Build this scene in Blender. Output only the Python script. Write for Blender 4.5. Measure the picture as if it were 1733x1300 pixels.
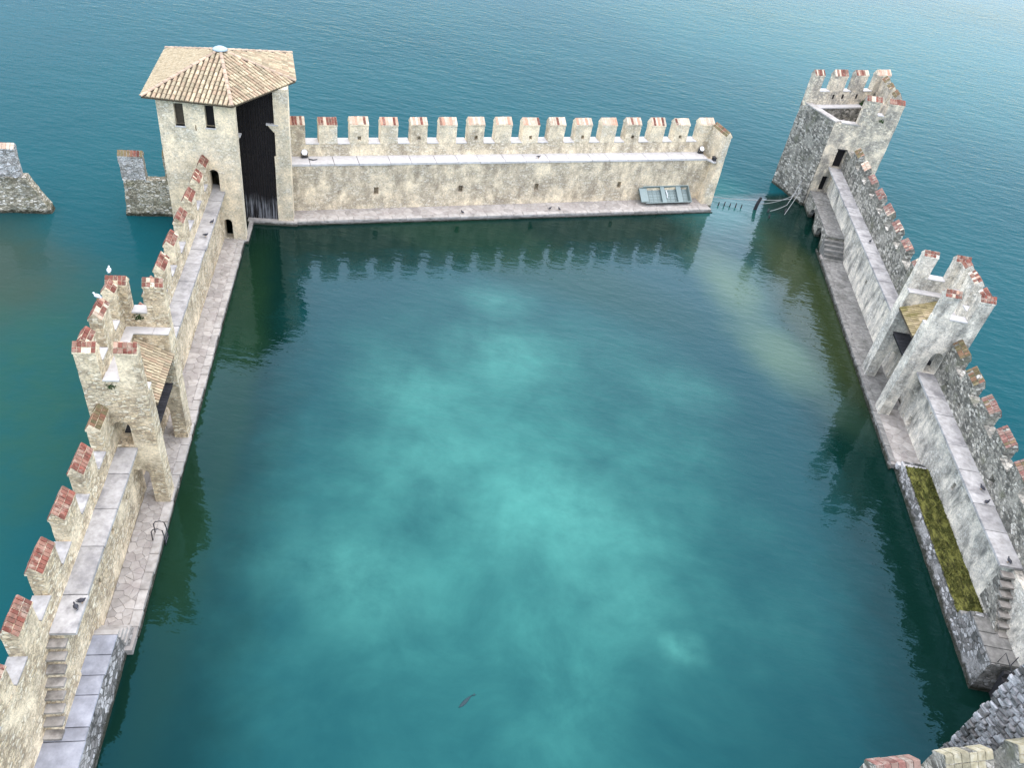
import bpy, bmesh, math, random
from mathutils import Vector, Matrix, noise

for o in list(bpy.data.objects):
    bpy.data.objects.remove(o)
random.seed(7)
S = bpy.context.scene
COL = S.collection
R_ = math.radians

# ------------------------------------------------------------------ camera
cd = bpy.data.cameras.new('camera')
cam = bpy.data.objects.new('camera', cd)
COL.objects.link(cam)
cd.sensor_width = 36.0
cd.lens = 28.15
cd.clip_end = 6000
cam.matrix_world = Matrix((
    (0.98640943, -0.16430589, 0.0, 0.0),
    (0.10370727, 0.62260598, -0.77563303, 0.0),
    (0.12744108, 0.76509174, 0.63118413, 40.0),
    (0, 0, 0, 1)))
S.camera = cam

# ------------------------------------------------------------------ light
SUN_EL, SUN_AZ = R_(84), R_(30)          # azimuth clockwise from +Y
W = bpy.data.worlds.new('World')
S.world = W
W.use_nodes = True
nt = W.node_tree
bg = nt.nodes['Background']
sky = nt.nodes.new('ShaderNodeTexSky')
sky.sky_type = 'NISHITA'
sky.sun_disc = False
sky.sun_elevation = SUN_EL
sky.sun_rotation = SUN_AZ
sky.air_density = 1.0
sky.dust_density = 1.0
sky.ozone_density = 1.0
nt.links.new(sky.outputs[0], bg.inputs[0])
bg.inputs[1].default_value = 0.15
sl = bpy.data.lights.new('sun', 'SUN')
sl.energy = 1.5
sl.angle = R_(146)
sl.color = (1.0, 0.89, 0.72)
sun = bpy.data.objects.new('sun', sl)
COL.objects.link(sun)
sd = Vector((math.sin(SUN_AZ) * math.cos(SUN_EL), math.cos(SUN_AZ) * math.cos(SUN_EL), math.sin(SUN_EL)))
sun.rotation_euler = sd.to_track_quat('Z', 'Y').to_euler()
sun.location = sd * 100
S.view_settings.view_transform = 'Standard'
S.view_settings.look = 'None'
S.view_settings.gamma = 1
S.view_settings.exposure = 1.82
S.render.engine = 'CYCLES'

# ------------------------------------------------------------------ node helpers
class NT:
    def __init__(s, name):
        s.m = bpy.data.materials.new(name)
        s.m.use_nodes = True
        s.t = s.m.node_tree
        s.b = s.t.nodes['Principled BSDF']
        s.pos = None
    def n(s, t, **k):
        nd = s.t.nodes.new(t)
        for a, v in k.items():
            setattr(nd, a, v)
        return nd
    def l(s, a, b):
        s.t.links.new(a, b)
    def P(s):
        if s.pos is None:
            s.pos = s.n('ShaderNodeNewGeometry').outputs['Position']
        return s.pos
    def map(s, sc=(1, 1, 1), rot=(0, 0, 0), loc=(0, 0, 0), src=None):
        m = s.n('ShaderNodeMapping')
        s.l(src or s.P(), m.inputs[0])
        m.inputs['Scale'].default_value = sc
        m.inputs['Rotation'].default_value = rot
        m.inputs['Location'].default_value = loc
        return m.outputs[0]
    def noise(s, scale, detail=3, rough=.55, vec=None, dist=0.0, col=False):
        x = s.n('ShaderNodeTexNoise')
        s.l(vec or s.P(), x.inputs['Vector'])
        x.inputs['Scale'].default_value = scale
        x.inputs['Detail'].default_value = detail
        x.inputs['Roughness'].default_value = rough
        x.inputs['Distortion'].default_value = dist
        return x.outputs['Color' if col else 0]
    def vor(s, scale, vec=None, feature='F1', out='Distance', rand=1.0):
        x = s.n('ShaderNodeTexVoronoi', feature=feature)
        s.l(vec or s.P(), x.inputs['Vector'])
        x.inputs['Scale'].default_value = scale
        x.inputs['Randomness'].default_value = rand
        return x.outputs[out]
    def ramp(s, fac, stops, interp='LINEAR'):
        r = s.n('ShaderNodeValToRGB')
        r.color_ramp.interpolation = interp
        e = r.color_ramp.elements
        while len(e) < len(stops):
            e.new(.5)
        for q, (p, c) in zip(e, stops):
            q.position = p
            q.color = (c[0], c[1], c[2], 1) if isinstance(c, (tuple, list)) else (c, c, c, 1)
        s.l(fac, r.inputs[0])
        return r.outputs[0]
    def mix(s, f, a, b, mode='MIX'):
        x = s.n('ShaderNodeMix', data_type='RGBA', blend_type=mode)
        for i, v in ((0, f), (6, a), (7, b)):
            if isinstance(v, (int, float)):
                x.inputs[i].default_value = v if i == 0 else (v, v, v, 1)
            elif isinstance(v, tuple):
                x.inputs[i].default_value = (*v, 1)
            else:
                s.l(v, x.inputs[i])
        return x.outputs[2]
    def math(s, op, a, b=None, clamp=False):
        x = s.n('ShaderNodeMath', operation=op)
        x.use_clamp = clamp
        for i, v in ((0, a), (1, b)):
            if v is None:
                continue
            if isinstance(v, (int, float)):
                x.inputs[i].default_value = v
            else:
                s.l(v, x.inputs[i])
        return x.outputs[0]
    def bump(s, h, strength, dist, prev=None):
        x = s.n('ShaderNodeBump')
        x.inputs['Strength'].default_value = strength
        x.inputs['Distance'].default_value = dist
        s.l(h, x.inputs['Height'])
        if prev is not None:
            s.l(prev, x.inputs['Normal'])
        return x.outputs[0]
    def rnd(s):
        return s.n('ShaderNodeObjectInfo').outputs['Random']
    def fin(s, col, rough=.9, normal=None, spec=.25):
        if isinstance(col, tuple):
            s.b.inputs['Base Color'].default_value = (*col, 1)
        else:
            s.l(col, s.b.inputs['Base Color'])
        s.b.inputs['Specular IOR Level'].default_value = spec
        if isinstance(rough, (int, float)):
            s.b.inputs['Roughness'].default_value = rough
        else:
            s.l(rough, s.b.inputs['Roughness'])
        if normal is not None:
            s.l(normal, s.b.inputs['Normal'])
        return s.m


def masonry(name, stones, plaster, pl_lo, pl_hi, stone=3.0, dark=(.12, .11, .10), dark_amt=.5, mortar=None, moss=None, bump=.5):
    m = NT(name)
    warp = m.mix(.06, m.P(), m.noise(1.3, 2, col=True), 'ADD')
    v = m.map((1, 1, 1.9), src=warp)
    cell = m.vor(stone, v, out='Color')
    sep = m.n('ShaderNodeSeparateColor')
    m.l(cell, sep.inputs[0])
    n = len(stones)
    stcol = m.ramp(sep.outputs[0], [((i + .0) / n, c) for i, c in enumerate(stones)], 'CONSTANT')
    stcol = m.mix(.35, stcol, m.ramp(m.noise(9, 4), [(.3, .25), (.7, .75)]), 'OVERLAY')
    edge = m.vor(stone, v, feature='DISTANCE_TO_EDGE')
    mort = m.ramp(edge, [(.025, 1.0), (.09, 0.0)])
    stcol = m.mix(mort, stcol, mortar or tuple(x * .8 for x in plaster))
    plc = m.mix(m.noise(2.2, 4), tuple(x * .82 for x in plaster), tuple(min(1, x * 1.12) for x in plaster))
    plm = m.ramp(m.noise(.55, 5, .62), [(pl_lo, 0.0), (pl_hi, 1.0)])
    col = m.mix(plm, stcol, plc)
    # damp dark streaks and pock marks
    st = m.noise(.8, 5, .65, vec=m.map((1.35, 1.35, .6)))
    stm = m.ramp(st, [(.47, 0.0), (.68, dark_amt)])
    col = m.mix(stm, col, dark)
    pk = m.vor(3.4, m.map((1, 1, 2.4)))
    pkm = m.math('MULTIPLY', m.ramp(pk, [(.10, 1.0), (.20, 0.0)]), m.ramp(m.noise(.7, 3), [(.40, 0.0), (.58, .9)]))
    col = m.mix(pkm, col, tuple(x * .6 for x in dark))
    fine = m.ramp(m.noise(7, 6, .78), [(.30, .42), (.52, 1.0), (.72, 1.22)])
    col = m.mix(.75, col, fine, 'MULTIPLY')
    if moss:
        mm = m.ramp(m.noise(.9, 4), [(.55, 0.0), (.7, .7)])
        col = m.mix(mm, col, moss)
    sz = m.n('ShaderNodeSeparateXYZ')
    m.l(m.P(), sz.inputs[0])
    wl = m.math('MULTIPLY', m.math('SUBTRACT', m.math('ADD', m.math('MULTIPLY', m.noise(1.6, 4, .65), .75), .02), sz.outputs[2]), 5.0, True)
    col = m.mix(m.math('MULTIPLY', wl, .88), col, (.022, .024, .014))
    h = m.math('ADD', m.math('MULTIPLY', m.math('SUBTRACT', 1.0, mort), m.math('SUBTRACT', 1.0, m.math('MULTIPLY', plm, .8))), m.noise(7, 5, .7))
    nb = m.bump(h, bump, .05)
    return m.fin(col, .95, nb, .15)


def speck(name, cols, scale=5, rough=.9, bump=.25, rndmix=.0, spec=.2, dark=None, dark_amt=.5, bscale=12, tint=None, pale=None, pale_amt=.6, wet=False):
    m = NT(name)
    col = m.ramp(m.noise(scale, 5, .62), [(.28 + .44 * i / max(1, len(cols) - 1), c) for i, c in enumerate(cols)])
    if rndmix:
        r = m.rnd()
        col = m.mix(1.0, col, m.ramp(r, [(0, 1 - rndmix), (1, 1 + rndmix * .6)]), 'MULTIPLY')
        if tint:
            col = m.mix(m.ramp(m.math('FRACT', m.math('MULTIPLY', r, 7.31)), [(.45, 0.0), (1, .75)]), col, tint)
    if dark:
        col = m.mix(m.ramp(m.noise(scale * .35, 4, .6), [(.5, 0.0), (.68, dark_amt)]), col, dark)
    if pale:
        col = m.mix(m.ramp(m.noise(scale * .45, 5, .65, vec=m.map((1, 1, 1), loc=(11, 5, 3))), [(.52, 0.0), (.66, pale_amt)]), col, pale)
    if wet:
        sz = m.n('ShaderNodeSeparateXYZ')
        m.l(m.P(), sz.inputs[0])
        wl = m.math('MULTIPLY', m.math('SUBTRACT', m.math('ADD', m.math('MULTIPLY', m.noise(1.6, 4, .65), .5), .08), sz.outputs[2]), 6.0, True)
        col = m.mix(m.math('MULTIPLY', wl, .9), col, (.028, .028, .016))
    nb = m.bump(m.noise(bscale, 4, .65), bump, .03)
    return m.fin(col, rough, nb, spec)

CREAM = (.62, .52, .37)
MAT = {}
MAT['cream'] = masonry('cream_masonry', [(.70, .57, .38), (.52, .41, .27), (.78, .68, .50), (.40, .31, .20), (.66, .52, .33)], (.86, .71, .49), .46, .66, 3.7, dark=(.20, .17, .13), dark_amt=.4, mortar=(.46, .38, .27), bump=.8)
MAT['plaster'] = masonry('cream_plaster', [(.66, .58, .43), (.58, .50, .37), (.74, .67, .54)], (.90, .735, .505), .40, .64, 3.4, dark=(.34, .29, .20), dark_amt=.45, mortar=(.46, .40, .29), bump=.5)
MAT['backwall'] = masonry('stained_plaster', [(.60, .51, .36), (.50, .42, .30), (.68, .60, .46)], (.89, .735, .505), .42, .66, 3.4, dark=(.22, .17, .12), dark_amt=.6, mortar=(.40, .33, .24), bump=.5)
MAT['pale'] = masonry('pale_plaster', [(.60, .55, .46), (.50, .455, .38), (.70, .65, .56)], (.82, .735, .60), .40, .62, 3.2, dark=(.17, .165, .145), dark_amt=.95, mortar=(.40, .38, .33), bump=.6)
MAT['grey'] = masonry('grey_rubble', [(.31, .285, .235), (.44, .405, .335), (.20, .185, .155), (.58, .535, .455), (.14, .13, .11)], (.36, .335, .28), .52, .68, 2.8, dark=(.07, .07, .058), dark_amt=.7, mortar=(.25, .24, .205), moss=(.15, .15, .10), bump=1.0)
MAT['wetrubble'] = masonry('dark_footing', [(.20, .19, .175), (.34, .33, .31), (.12, .12, .11), (.44, .43, .41)], (.28, .27, .25), .5, .7, 2.6, dark=(.045, .045, .04), dark_amt=.75, mortar=(.15, .145, .13), bump=.9)
MAT['ruin'] = masonry('ruin_stone', [(.56, .50, .39), (.40, .35, .26), (.72, .67, .57), (.26, .23, .16), (.48, .43, .32)], (.54, .50, .42),   .56, .74, 3.2, dark=(.12, .11, .08), dark_amt=.55, mortar=(.26, .24, .18), moss=(.20, .19, .10), bump=1.0)
MAT['weathered'] = masonry('weathered_cream', [(.62, .54, .41), (.46, .41, .33), (.72, .64, .50), (.34, .31, .26)], (.84, .71, .52), .44, .64, 3.2, dark=(.24, .22, .19), dark_amt=.85, mortar=(.42, .37, .29), bump=.7)
MAT['ruinlight'] = masonry('limewashed_ruin', [(.60, .58, .54), (.46, .44, .40), (.70, .68, .65), (.30, .28, .25)], (.66, .64, .61), .48, .66, 3.4, dark=(.16, .15, .13), dark_amt=.5, mortar=(.34, .32, .29), bump=1.0)
MAT['slab'] = speck('walkway_slab', [(.27, .255, .235), (.37, .352, .328), (.46, .44, .415)], 2.6, .75, .3, .16, .3, dark=(.19, .18, .175), dark_amt=.9)
MAT['flag'] = speck('flagstone', [(.29, .26, .225), (.375, .34, .30), (.44, .405, .365)], 2.5, .8, .2, .22, .3, dark=(.26, .22, .20), dark_amt=.5)
MAT['coping'] = speck('coping_stone', [(.30, .27, .235), (.39, .36, .32), (.46, .43, .39)], 2.5, .8, .2, .12, .3, dark=(.20, .18, .16), dark_amt=.7, wet=True)
MAT['joint'] = speck('joint_mortar', [(.22, .195, .175), (.31, .285, .255)], 4)
MAT['greyflag'] = speck('grey_flagstone', [(.135, .13, .115), (.21, .20, .18), (.29, .28, .25)], 3, .85, .3, .2, .3, dark=(.09, .09, .075), dark_amt=.7, wet=True)
MAT['step'] = speck('step_stone', [(.22, .20, .175), (.30, .275, .24), (.38, .35, .31)], 3, .9, .35, .16, .15, dark=(.10, .09, .075), dark_amt=.85)
MAT['bluepave'] = speck('blue_grey_paving', [(.20, .205, .225), (.28, .285, .31), (.36, .365, .39)], 1.8, .7, .2, .12, .3, dark=(.15, .15, .16), dark_amt=.6)
MAT['white'] = speck('white_slab', [(.41, .39, .36), (.50, .475, .445), (.56, .535, .505)], 2.5, .8, .12, .06, .3, dark=(.42, .41, .40), dark_amt=.4)
MAT['brick'] = speck('red_brick', [(.12, .042, .030), (.20, .068, .047), (.27, .105, .075)], 5, .9, .3, .35, .2, tint=(.28, .17, .12), dark=(.09, .06, .045), dark_amt=.7, pale=(.42, .34, .26), pale_amt=.55)
MAT['oldbrick'] = speck('lichened_brick', [(.42, .30, .22), (.52, .42, .31), (.60, .52, .41)], 3, .9, .3, .22, .2, tint=(.42, .17, .10), dark=(.25, .20, .14), dark_amt=.4)
MAT['mossbrick'] = speck('mossy_brick', [(.10, .09, .045), (.17, .14, .075), (.26, .17, .11)], 4, .95, .4, .3, .1, tint=(.25, .10, .07))
MAT['lichen'] = speck('lichened_stone', [(.22, .19, .12), (.34, .30, .20), (.44, .41, .32)], 3.5, .95, .5, .2, .1, dark=(.14, .13, .09), dark_amt=.7)
MAT['darkbrick'] = speck('weathered_brick', [(.14, .065, .05), (.21, .10, .08), (.27, .15, .12)], 5, .9, .3, .35, .2, tint=(.22, .17, .13), pale=(.36, .33, .27), pale_amt=.6)
MAT['tile'] = speck('roof_tile', [(.31, .245, .15), (.41, .335, .215), (.50, .42, .285)], 5, .9, .25, .35, .2, tint=(.34, .23, .15), dark=(.22, .18, .11), dark_amt=.5)
MAT['mosstile'] = speck('mossy_roof_tile', [(.24, .20, .09), (.36, .29, .16), (.46, .36, .24)], 1.6, .92, .3, .3, .1, dark=(.15, .13, .04), dark_amt=.8)
MAT['pan'] = speck('tile_bed', [(.06, .045, .03), (.11, .085, .055)], 5)
MAT['ridge'] = speck('ridge_tile', [(.34, .24, .17), (.42, .31, .22), (.48, .39, .29)], 4, .9, .25, .25, .2)
MAT['wood'] = speck('black_timber', [(.012, .011, .012), (.022, .020, .021)], 6, .7, .3, .3, .2)
MAT['woodgrey'] = speck('weathered_timber', [(.035, .034, .036), (.060, .058, .060)], 6, .8, .3, .3, .15)
MAT['browntimber'] = speck('brown_timber', [(.05, .042, .032), (.09, .075, .055)], 6, .8, .3, .2, .15)
MAT['dark'] = speck('painted_opening_shade', [(.02, .018, .017), (.035, .03, .028)], 3)
MAT['boat'] = speck('grey_green_boat_paint', [(.15, .19, .17), (.19, .23, .21)], 6, .5, .05, .0, .4)
MAT['boatfloor'] = speck('boat_floor', [(.20, .25, .235), (.25, .30, .28)], 6, .6, .1, .1, .3)
MAT['metal'] = speck('dark_metal', [(.03, .03, .035), (.06, .06, .065)], 8, .5, .05, 0, .5)
MAT['lead'] = speck('lead_cap', [(.26, .33, .36), (.34, .41, .44)], 6, .5, .05, 0, .4)
MAT['lampwhite'] = speck('white_lamp_face', [(.78, .78, .76), (.86, .86, .84)], 6, .4, .02, 0, .5)
MAT['pigeon'] = speck('pigeon_feather', [(.03, .03, .035), (.08, .08, .09)], 30)
MAT['gull'] = speck('gull_feather', [(.70, .70, .70), (.80, .80, .80)], 30)
MAT['beak'] = speck('beak', [(.45, .22, .03), (.55, .30, .05)], 30)
MAT['leaf'] = speck('leaf_green', [(.015, .035, .010), (.035, .07, .02)], 6, .7, .1, .2)
MAT['fish'] = speck('fish_skin', [(.010, .030, .036), (.016, .042, .048)], 9, .5)
MAT['rope'] = speck('pale_rope', [(.26, .26, .25), (.36, .36, .34)], 20)
_g = NT('gate_boards')
_z = _g.n('ShaderNodeSeparateXYZ')
_g.l(_g.P(), _z.inputs[0])
_st = _g.noise(1.0, 4, .6, vec=_g.map((9, 9, .35)))
_lim = _g.math('ADD', _g.math('MULTIPLY', _g.noise(.55, 2), 5.0), .6)
_mk = _g.math('MULTIPLY', _g.math('SUBTRACT', _lim, _z.outputs[2]), .7, True)
_mk = _g.math('MULTIPLY', _mk, _g.ramp(_st, [(.46, 0.0), (.62, .85)]))
MAT['gateboard'] = _g.fin(_g.mix(_mk, _g.ramp(_g.noise(5, 4), [(.3, (.010, .009, .010)), (.7, (.022, .019, .018))]), (.26, .26, .27)), .8, _g.bump(_g.noise(12, 3), .3, .02), .15)
MAT['moss'] = NT('moss_bed')
_m = MAT['moss']
_c = _m.ramp(_m.noise(2.2, 6, .7, vec=_m.map((2.2, .8, 1), rot=(0, 0, .3))), [(.34, (.022, .021, .010)), (.47, (.072, .072, .022)), (.58, (.19, .185, .050)), (.72, (.08, .095, .025))])
MAT['grass'] = speck('dry_grass', [(.035, .040, .012), (.10, .108, .028), (.23, .22, .06)], 1.3, .9, .1)
MAT['moss'] = _m.fin(_c, .97, _m.bump(_m.noise(6, 6, .75), .9, .12), .05)

# ------------------------------------------------------------------ mesh helpers
class Frame:
    def __init__(s, o, u, n):
        s.o, s.u, s.n = Vector((o[0], o[1], 0)), Vector((u[0], u[1], 0)).normalized(), Vector((n[0], n[1], 0)).normalized()
    def p(s, a, v, z=0.0):
        q = s.o + s.u * a + s.n * v
        return Vector((q.x, q.y, z))
LF = Frame((-26.495, 63.315), (.21847, -.97584), (-.97584, -.21847))
BF = Frame((-23.575, 68.104), (.92074, .39018), (-.39018, .92074))
_t = math.atan(.0135)
B2 = Frame(BF.p(0, 1.70), BF.u * math.cos(_t) + BF.n * math.sin(_t), BF.n * math.cos(_t) - BF.u * math.sin(_t))
RF = Frame((30.759, 80.830), (-.0278, -.99961), (.99961, -.0278))
VF = Frame((-44.10, 62.67), (.957, .290), (-.290, .957))
SF = Frame((17.87, 17.80), (.965, .263), (-.263, .965))


class MB:
    def __init__(s):
        s.v, s.f, s.k = [], [], {}
    def vert(s, p):
        key = (round(p.x, 4), round(p.y, 4), round(p.z, 4))
        i = s.k.get(key)
        if i is None:
            i = len(s.v)
            s.k[key] = i
            s.v.append(Vector(p))
        return i
    def face(s, pts):
        ids = []
        for p in pts:
            i = s.vert(p)
            if i not in ids:
                ids.append(i)
        if len(ids) > 2:
            s.f.append(ids)
    def grid(s, a, b, c, d, n, m):
        def q(i, j):
            x, y = i / n, j / m
            return a * (1 - x) * (1 - y) + b * x * (1 - y) + c * x * y + d * (1 - x) * y
        for i in range(n):
            for j in range(m):
                s.face([q(i, j), q(i + 1, j), q(i + 1, j + 1), q(i, j + 1)])
    def hexa(s, c, res=0.0):
        def k(a, b):
            return 1 if not res else max(1, min(140, round((a - b).length / res)))
        nx = max(k(c[0], c[1]), k(c[4], c[5]))
        ny = max(k(c[0], c[3]), k(c[4], c[7]))
        nz = max(k(c[0], c[4]), k(c[1], c[5]))
        s.grid(c[0], c[1], c[2], c[3], nx, ny)
        s.grid(c[4], c[5], c[6], c[7], nx, ny)
        s.grid(c[0], c[1], c[5], c[4], nx, nz)
        s.grid(c[3], c[2], c[6], c[7], nx, nz)
        s.grid(c[0], c[3], c[7], c[4], ny, nz)
        s.grid(c[1], c[2], c[6], c[5], ny, nz)
    def box(s, F, a0, a1, v0, v1, z0, z1, res=0.0, t=None):
        """t: optional top (a0,a1,v0,v1) for battered boxes"""
        ta0, ta1, tv0, tv1 = t or (a0, a1, v0, v1)
        s.hexa([F.p(a0, v0, z0), F.p(a1, v0, z0), F.p(a1, v1, z0), F.p(a0, v1, z0),
                F.p(ta0, tv0, z1), F.p(ta1, tv0, z1), F.p(ta1, tv1, z1), F.p(ta0, tv1, z1)], res)
    def prism(s, pts, off):
        """polygon of Vectors extruded by off; triangulated through bmesh later"""
        q = [p + off for p in pts]
        s.f.append([s.vert(p) for p in pts])
        s.f.append([s.vert(p) for p in q])
        for i in range(len(pts)):
            j = (i + 1) % len(pts)
            s.face([pts[i], pts[j], q[j], q[i]])
    def tube(s, pts, r, n=6):
        rings = []
        for i, p in enumerate(pts):
            d = (pts[min(i + 1, len(pts) - 1)] - pts[max(i - 1, 0)]).normalized()
            x = d.orthogonal().normalized()
            y = d.cross(x)
            rr = r[i] if isinstance(r, (list, tuple)) else r
            rings.append([p + (x * math.cos(2 * math.pi * k / n) + y * math.sin(2 * math.pi * k / n)) * rr for k in range(n)])
        for A, Bq in zip(rings, rings[1:]):
            for k in range(n):
                s.face([A[k], A[(k + 1) % n], Bq[(k + 1) % n], Bq[k]])
        s.face(rings[0])
        s.face(rings[-1])
    def relief(s, F, a0, a1, z0, z1, vf, vb, holes, res=.5):
        """wall slab in the (a,z) plane, front at vf, back at vb, rectangular recesses (a0,a1,z0,z1,depth)"""
        def cuts(lo, hi, extra):
            n = max(1, round((hi - lo) / res))
            base = [lo + (hi - lo) * i / n for i in range(n + 1)]
            ex = [e for e in extra if lo < e < hi]
            base = [b for b in base if b in (lo, hi) or all(abs(b - e) > res * .3 for e in ex)]
            return sorted(set(base + ex))
        A = cuts(a0, a1, [h[0] for h in holes] + [h[1] for h in holes])
        Z = cuts(z0, z1, [h[2] for h in holes] + [h[3] for h in holes])
        sg = 1 if vb > vf else -1
        def dep(i, j):
            if i < 0 or j < 0 or i >= len(A) - 1 or j >= len(Z) - 1:
                return None
            am, zm = (A[i] + A[i + 1]) / 2, (Z[j] + Z[j + 1]) / 2
            for h in holes:
                if h[0] < am < h[1] and h[2] < zm < h[3]:
                    return vf + sg * h[4]
            return vf
        for i in range(len(A) - 1):
            for j in range(len(Z) - 1):
                d = dep(i, j)
                s.face([F.p(A[i], d, Z[j]), F.p(A[i + 1], d, Z[j]), F.p(A[i + 1], d, Z[j + 1]), F.p(A[i], d, Z[j + 1])])
                for (di, dj, e) in ((1, 0, 1), (0, 1, 2), (-1, 0, 3), (0, -1, 4)):
                    d2 = dep(i + di, j + dj)
                    d3 = vb if d2 is None else d2
                    if d2 is not None and (abs(d2 - d) < 1e-6 or di < 0 or dj < 0):
                        continue
                    if e == 1:
                        p, q = (A[i + 1], Z[j]), (A[i + 1], Z[j + 1])
                    elif e == 2:
                        p, q = (A[i], Z[j + 1]), (A[i + 1], Z[j + 1])
                    elif e == 3:
                        p, q = (A[i], Z[j]), (A[i], Z[j + 1])
                    else:
                        p, q = (A[i], Z[j]), (A[i + 1], Z[j])
                    s.face([F.p(p[0], d, p[1]), F.p(q[0], d, q[1]), F.p(q[0], d3, q[1]), F.p(p[0], d3, p[1])])
        s.grid(F.p(a0, vb, z0), F.p(a1, vb, z0), F.p(a1, vb, z1), F.p(a0, vb, z1), 1, 1)
    def rough(s, amp, freq=1.1, amp2=0.0):
        for v in s.v:
            d = noise.noise_vector(v * freq) * amp
            if amp2:
                d += noise.noise_vector(v * freq * 4.1 + Vector((7, 3, 1))) * amp2
            v += d
        return s
    def mesh(s, name, mat, smooth=False):
        me = bpy.data.meshes.new(name)
        me.from_pydata([tuple(v) for v in s.v], [], s.f)
        bm = bmesh.new()
        bm.from_mesh(me)
        big = [f for f in bm.faces if len(f.verts) > 4]
        if big:
            bmesh.ops.triangulate(bm, faces=big)
        bmesh.ops.recalc_face_normals(bm, faces=bm.faces)
        bm.to_mesh(me)
        bm.free()
        if smooth:
            for p in me.polygons:
                p.use_smooth = True
        me.materials.append(MAT[mat])
        return me
    def build(s, name, mat, parent=None, smooth=False):
        return link(name, s.mesh(name, mat, smooth), parent)


def link(name, me, parent=None, M=None):
    o = bpy.data.objects.new(name, me)
    COL.objects.link(o)
    if parent is not None:
        o.parent = parent
        if parent.type == 'EMPTY':
            o.matrix_parent_inverse = Matrix.Translation(-parent.location)
        elif parent.parent is None and parent.get('_inv'):
            pass
    if M is not None:
        o.matrix_basis = M
    return o


def thing(name, label, cat, loc, group=None):
    e = bpy.data.objects.new(name, None)
    COL.objects.link(e)
    e.location = loc
    e.empty_display_size = .3
    e['label'] = label
    e['category'] = cat
    if group:
        e['group'] = group
    return e


def tag(o, label, cat, group=None):
    o['label'] = label
    o['category'] = cat
    if group:
        o['group'] = group
    return o


def struct(o):
    o['kind'] = 'structure'
    return o

# --- unit pieces with shared mesh data
def chipped(name, mat, seed, taper=.05, ch=.10):
    rg = random.Random(seed)
    m = MB()
    lo, hi = [], []
    for x, y in ((-.5, -.5), (.5, -.5), (.5, .5), (-.5, .5)):
        lo.append(Vector((x, y, 0)))
        hi.append(Vector((x * (1 - ch - rg.random() * taper), y * (1 - ch - rg.random() * taper), 1 - rg.random() * .2)))
    mid = [Vector((p.x * (1 - rg.random() * taper), p.y * (1 - rg.random() * taper), .7)) for p in lo]
    for A, B in ((lo, mid), (mid, hi)):
        for i in range(4):
            j = (i + 1) % 4
            m.face([A[i], A[j], B[j], B[i]])
    m.face(hi)
    m.face(lo)
    return m.mesh(name, mat)

BR = {k: [chipped('brick', k, i, .06, .04) for i in range(3)] for k in ('brick', 'oldbrick', 'mossbrick', 'darkbrick', 'lichen')}


def basis(o, x, y, z, sx, sy, sz):
    return Matrix(((x.x * sx, y.x * sy, z.x * sz, o.x), (x.y * sx, y.y * sy, z.y * sz, o.y), (x.z * sx, y.z * sy, z.z * sz, o.z), (0, 0, 0, 1)))


def brick_face(parent, p00, p10, p01, nx, ny, kind, th=.05, gap=.022, skip=0.0, mixk=None, mixp=0.0):
    """bricks over the parallelogram p00-p10 (x) / p00-p01 (y)"""
    X, Y = p10 - p00, p01 - p00
    x, y = X.normalized(), Y.normalized()
    z = x.cross(y).normalized()
    if z.z < 0:
        z = -z
    for i in range(nx):
        for j in range(ny):
            if random.random() < skip:
                continue
            k = mixk if mixk and random.random() < mixp else kind
            c = p00 + X * ((i + .5) / nx) + Y * ((j + .5) / ny) - z * (.012 + random.random() * .012)
            M = basis(c, x, y, z, X.length / nx - gap, Y.length / ny - gap, th * (.75 + .5 * random.random()))
            link('brick', random.choice(BR[kind if k is None else k]), parent, M)


def merlon(root, F, a0, a1, vi, vr, vo, z0, ze, zr, kind='brick', mat='cream', nx=None, rows=2, mixk=None, mixp=0.0, along='a', hole=None, skip=.045, outrows=1, amp=.03):
    """gabled merlon; ridge runs along a (or along v when along='v'); vi inner eave, vr ridge, vo outer eave"""
    ze += (random.random() - .5) * .12
    zr += (random.random() - .5) * .10
    if along == 'a':
        a0, a1 = a0 + (random.random() - .5) * .10, a1 + (random.random() - .5) * .10
    m = MB()
    if along == 'a':
        P = lambda s, c, z: F.p(s, c, z)
    else:
        P = lambda s, c, z: F.p(c, s, z)
    if hole:
        G = Frame(F.o, F.u, F.n)
        m.relief(G, a0, a1, z0, ze, vi, vo, [hole], .4)
    else:
        m.hexa([P(a0, vi, z0), P(a1, vi, z0), P(a1, vo, z0), P(a0, vo, z0), P(a0, vi, ze), P(a1, vi, ze), P(a1, vo, ze), P(a0, vo, ze)], .4)
    m.rough(amp, 1.7, amp * .6)
    # gable cap of mortar
    ov = .05 if vo > vi else -.05
    e0, e1 = (a0 - .03, a1 + .03) if a1 > a0 else (a0 + .03, a1 - .03)
    pts = [P(e0, vi - ov, ze), P(e0, vi - ov, ze + .10), P(e0, vr, zr), P(e0, vo + ov, ze + .10), P(e0, vo + ov, ze)]
    m.prism(pts, P(e1, 0, 0) - P(e0, 0, 0))
    o = m.build('merlon', mat, root)
    n = nx or max(3, round(abs(a1 - a0) / .22))
    i0, i1 = P(e0, vi - ov, ze + .10), P(e1, vi - ov, ze + .10)
    r0, r1 = P(e0, vr, zr), P(e1, vr, zr)
    o0, o1 = P(e0, vo + ov, ze + .10), P(e1, vo + ov, ze + .10)
    up = Vector((0, 0, .012))
    brick_face(o, i0 + up, i1 + up, r0 + up, n, rows, kind, mixk=mixk, mixp=mixp, skip=skip)
    brick_face(o, o0 + up, o1 + up, r0 + up, n, outrows, kind, mixk=mixk, mixp=mixp, skip=skip)
    # brick-on-edge course under the eaves at both gable ends and along the inner eave
    return o


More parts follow.
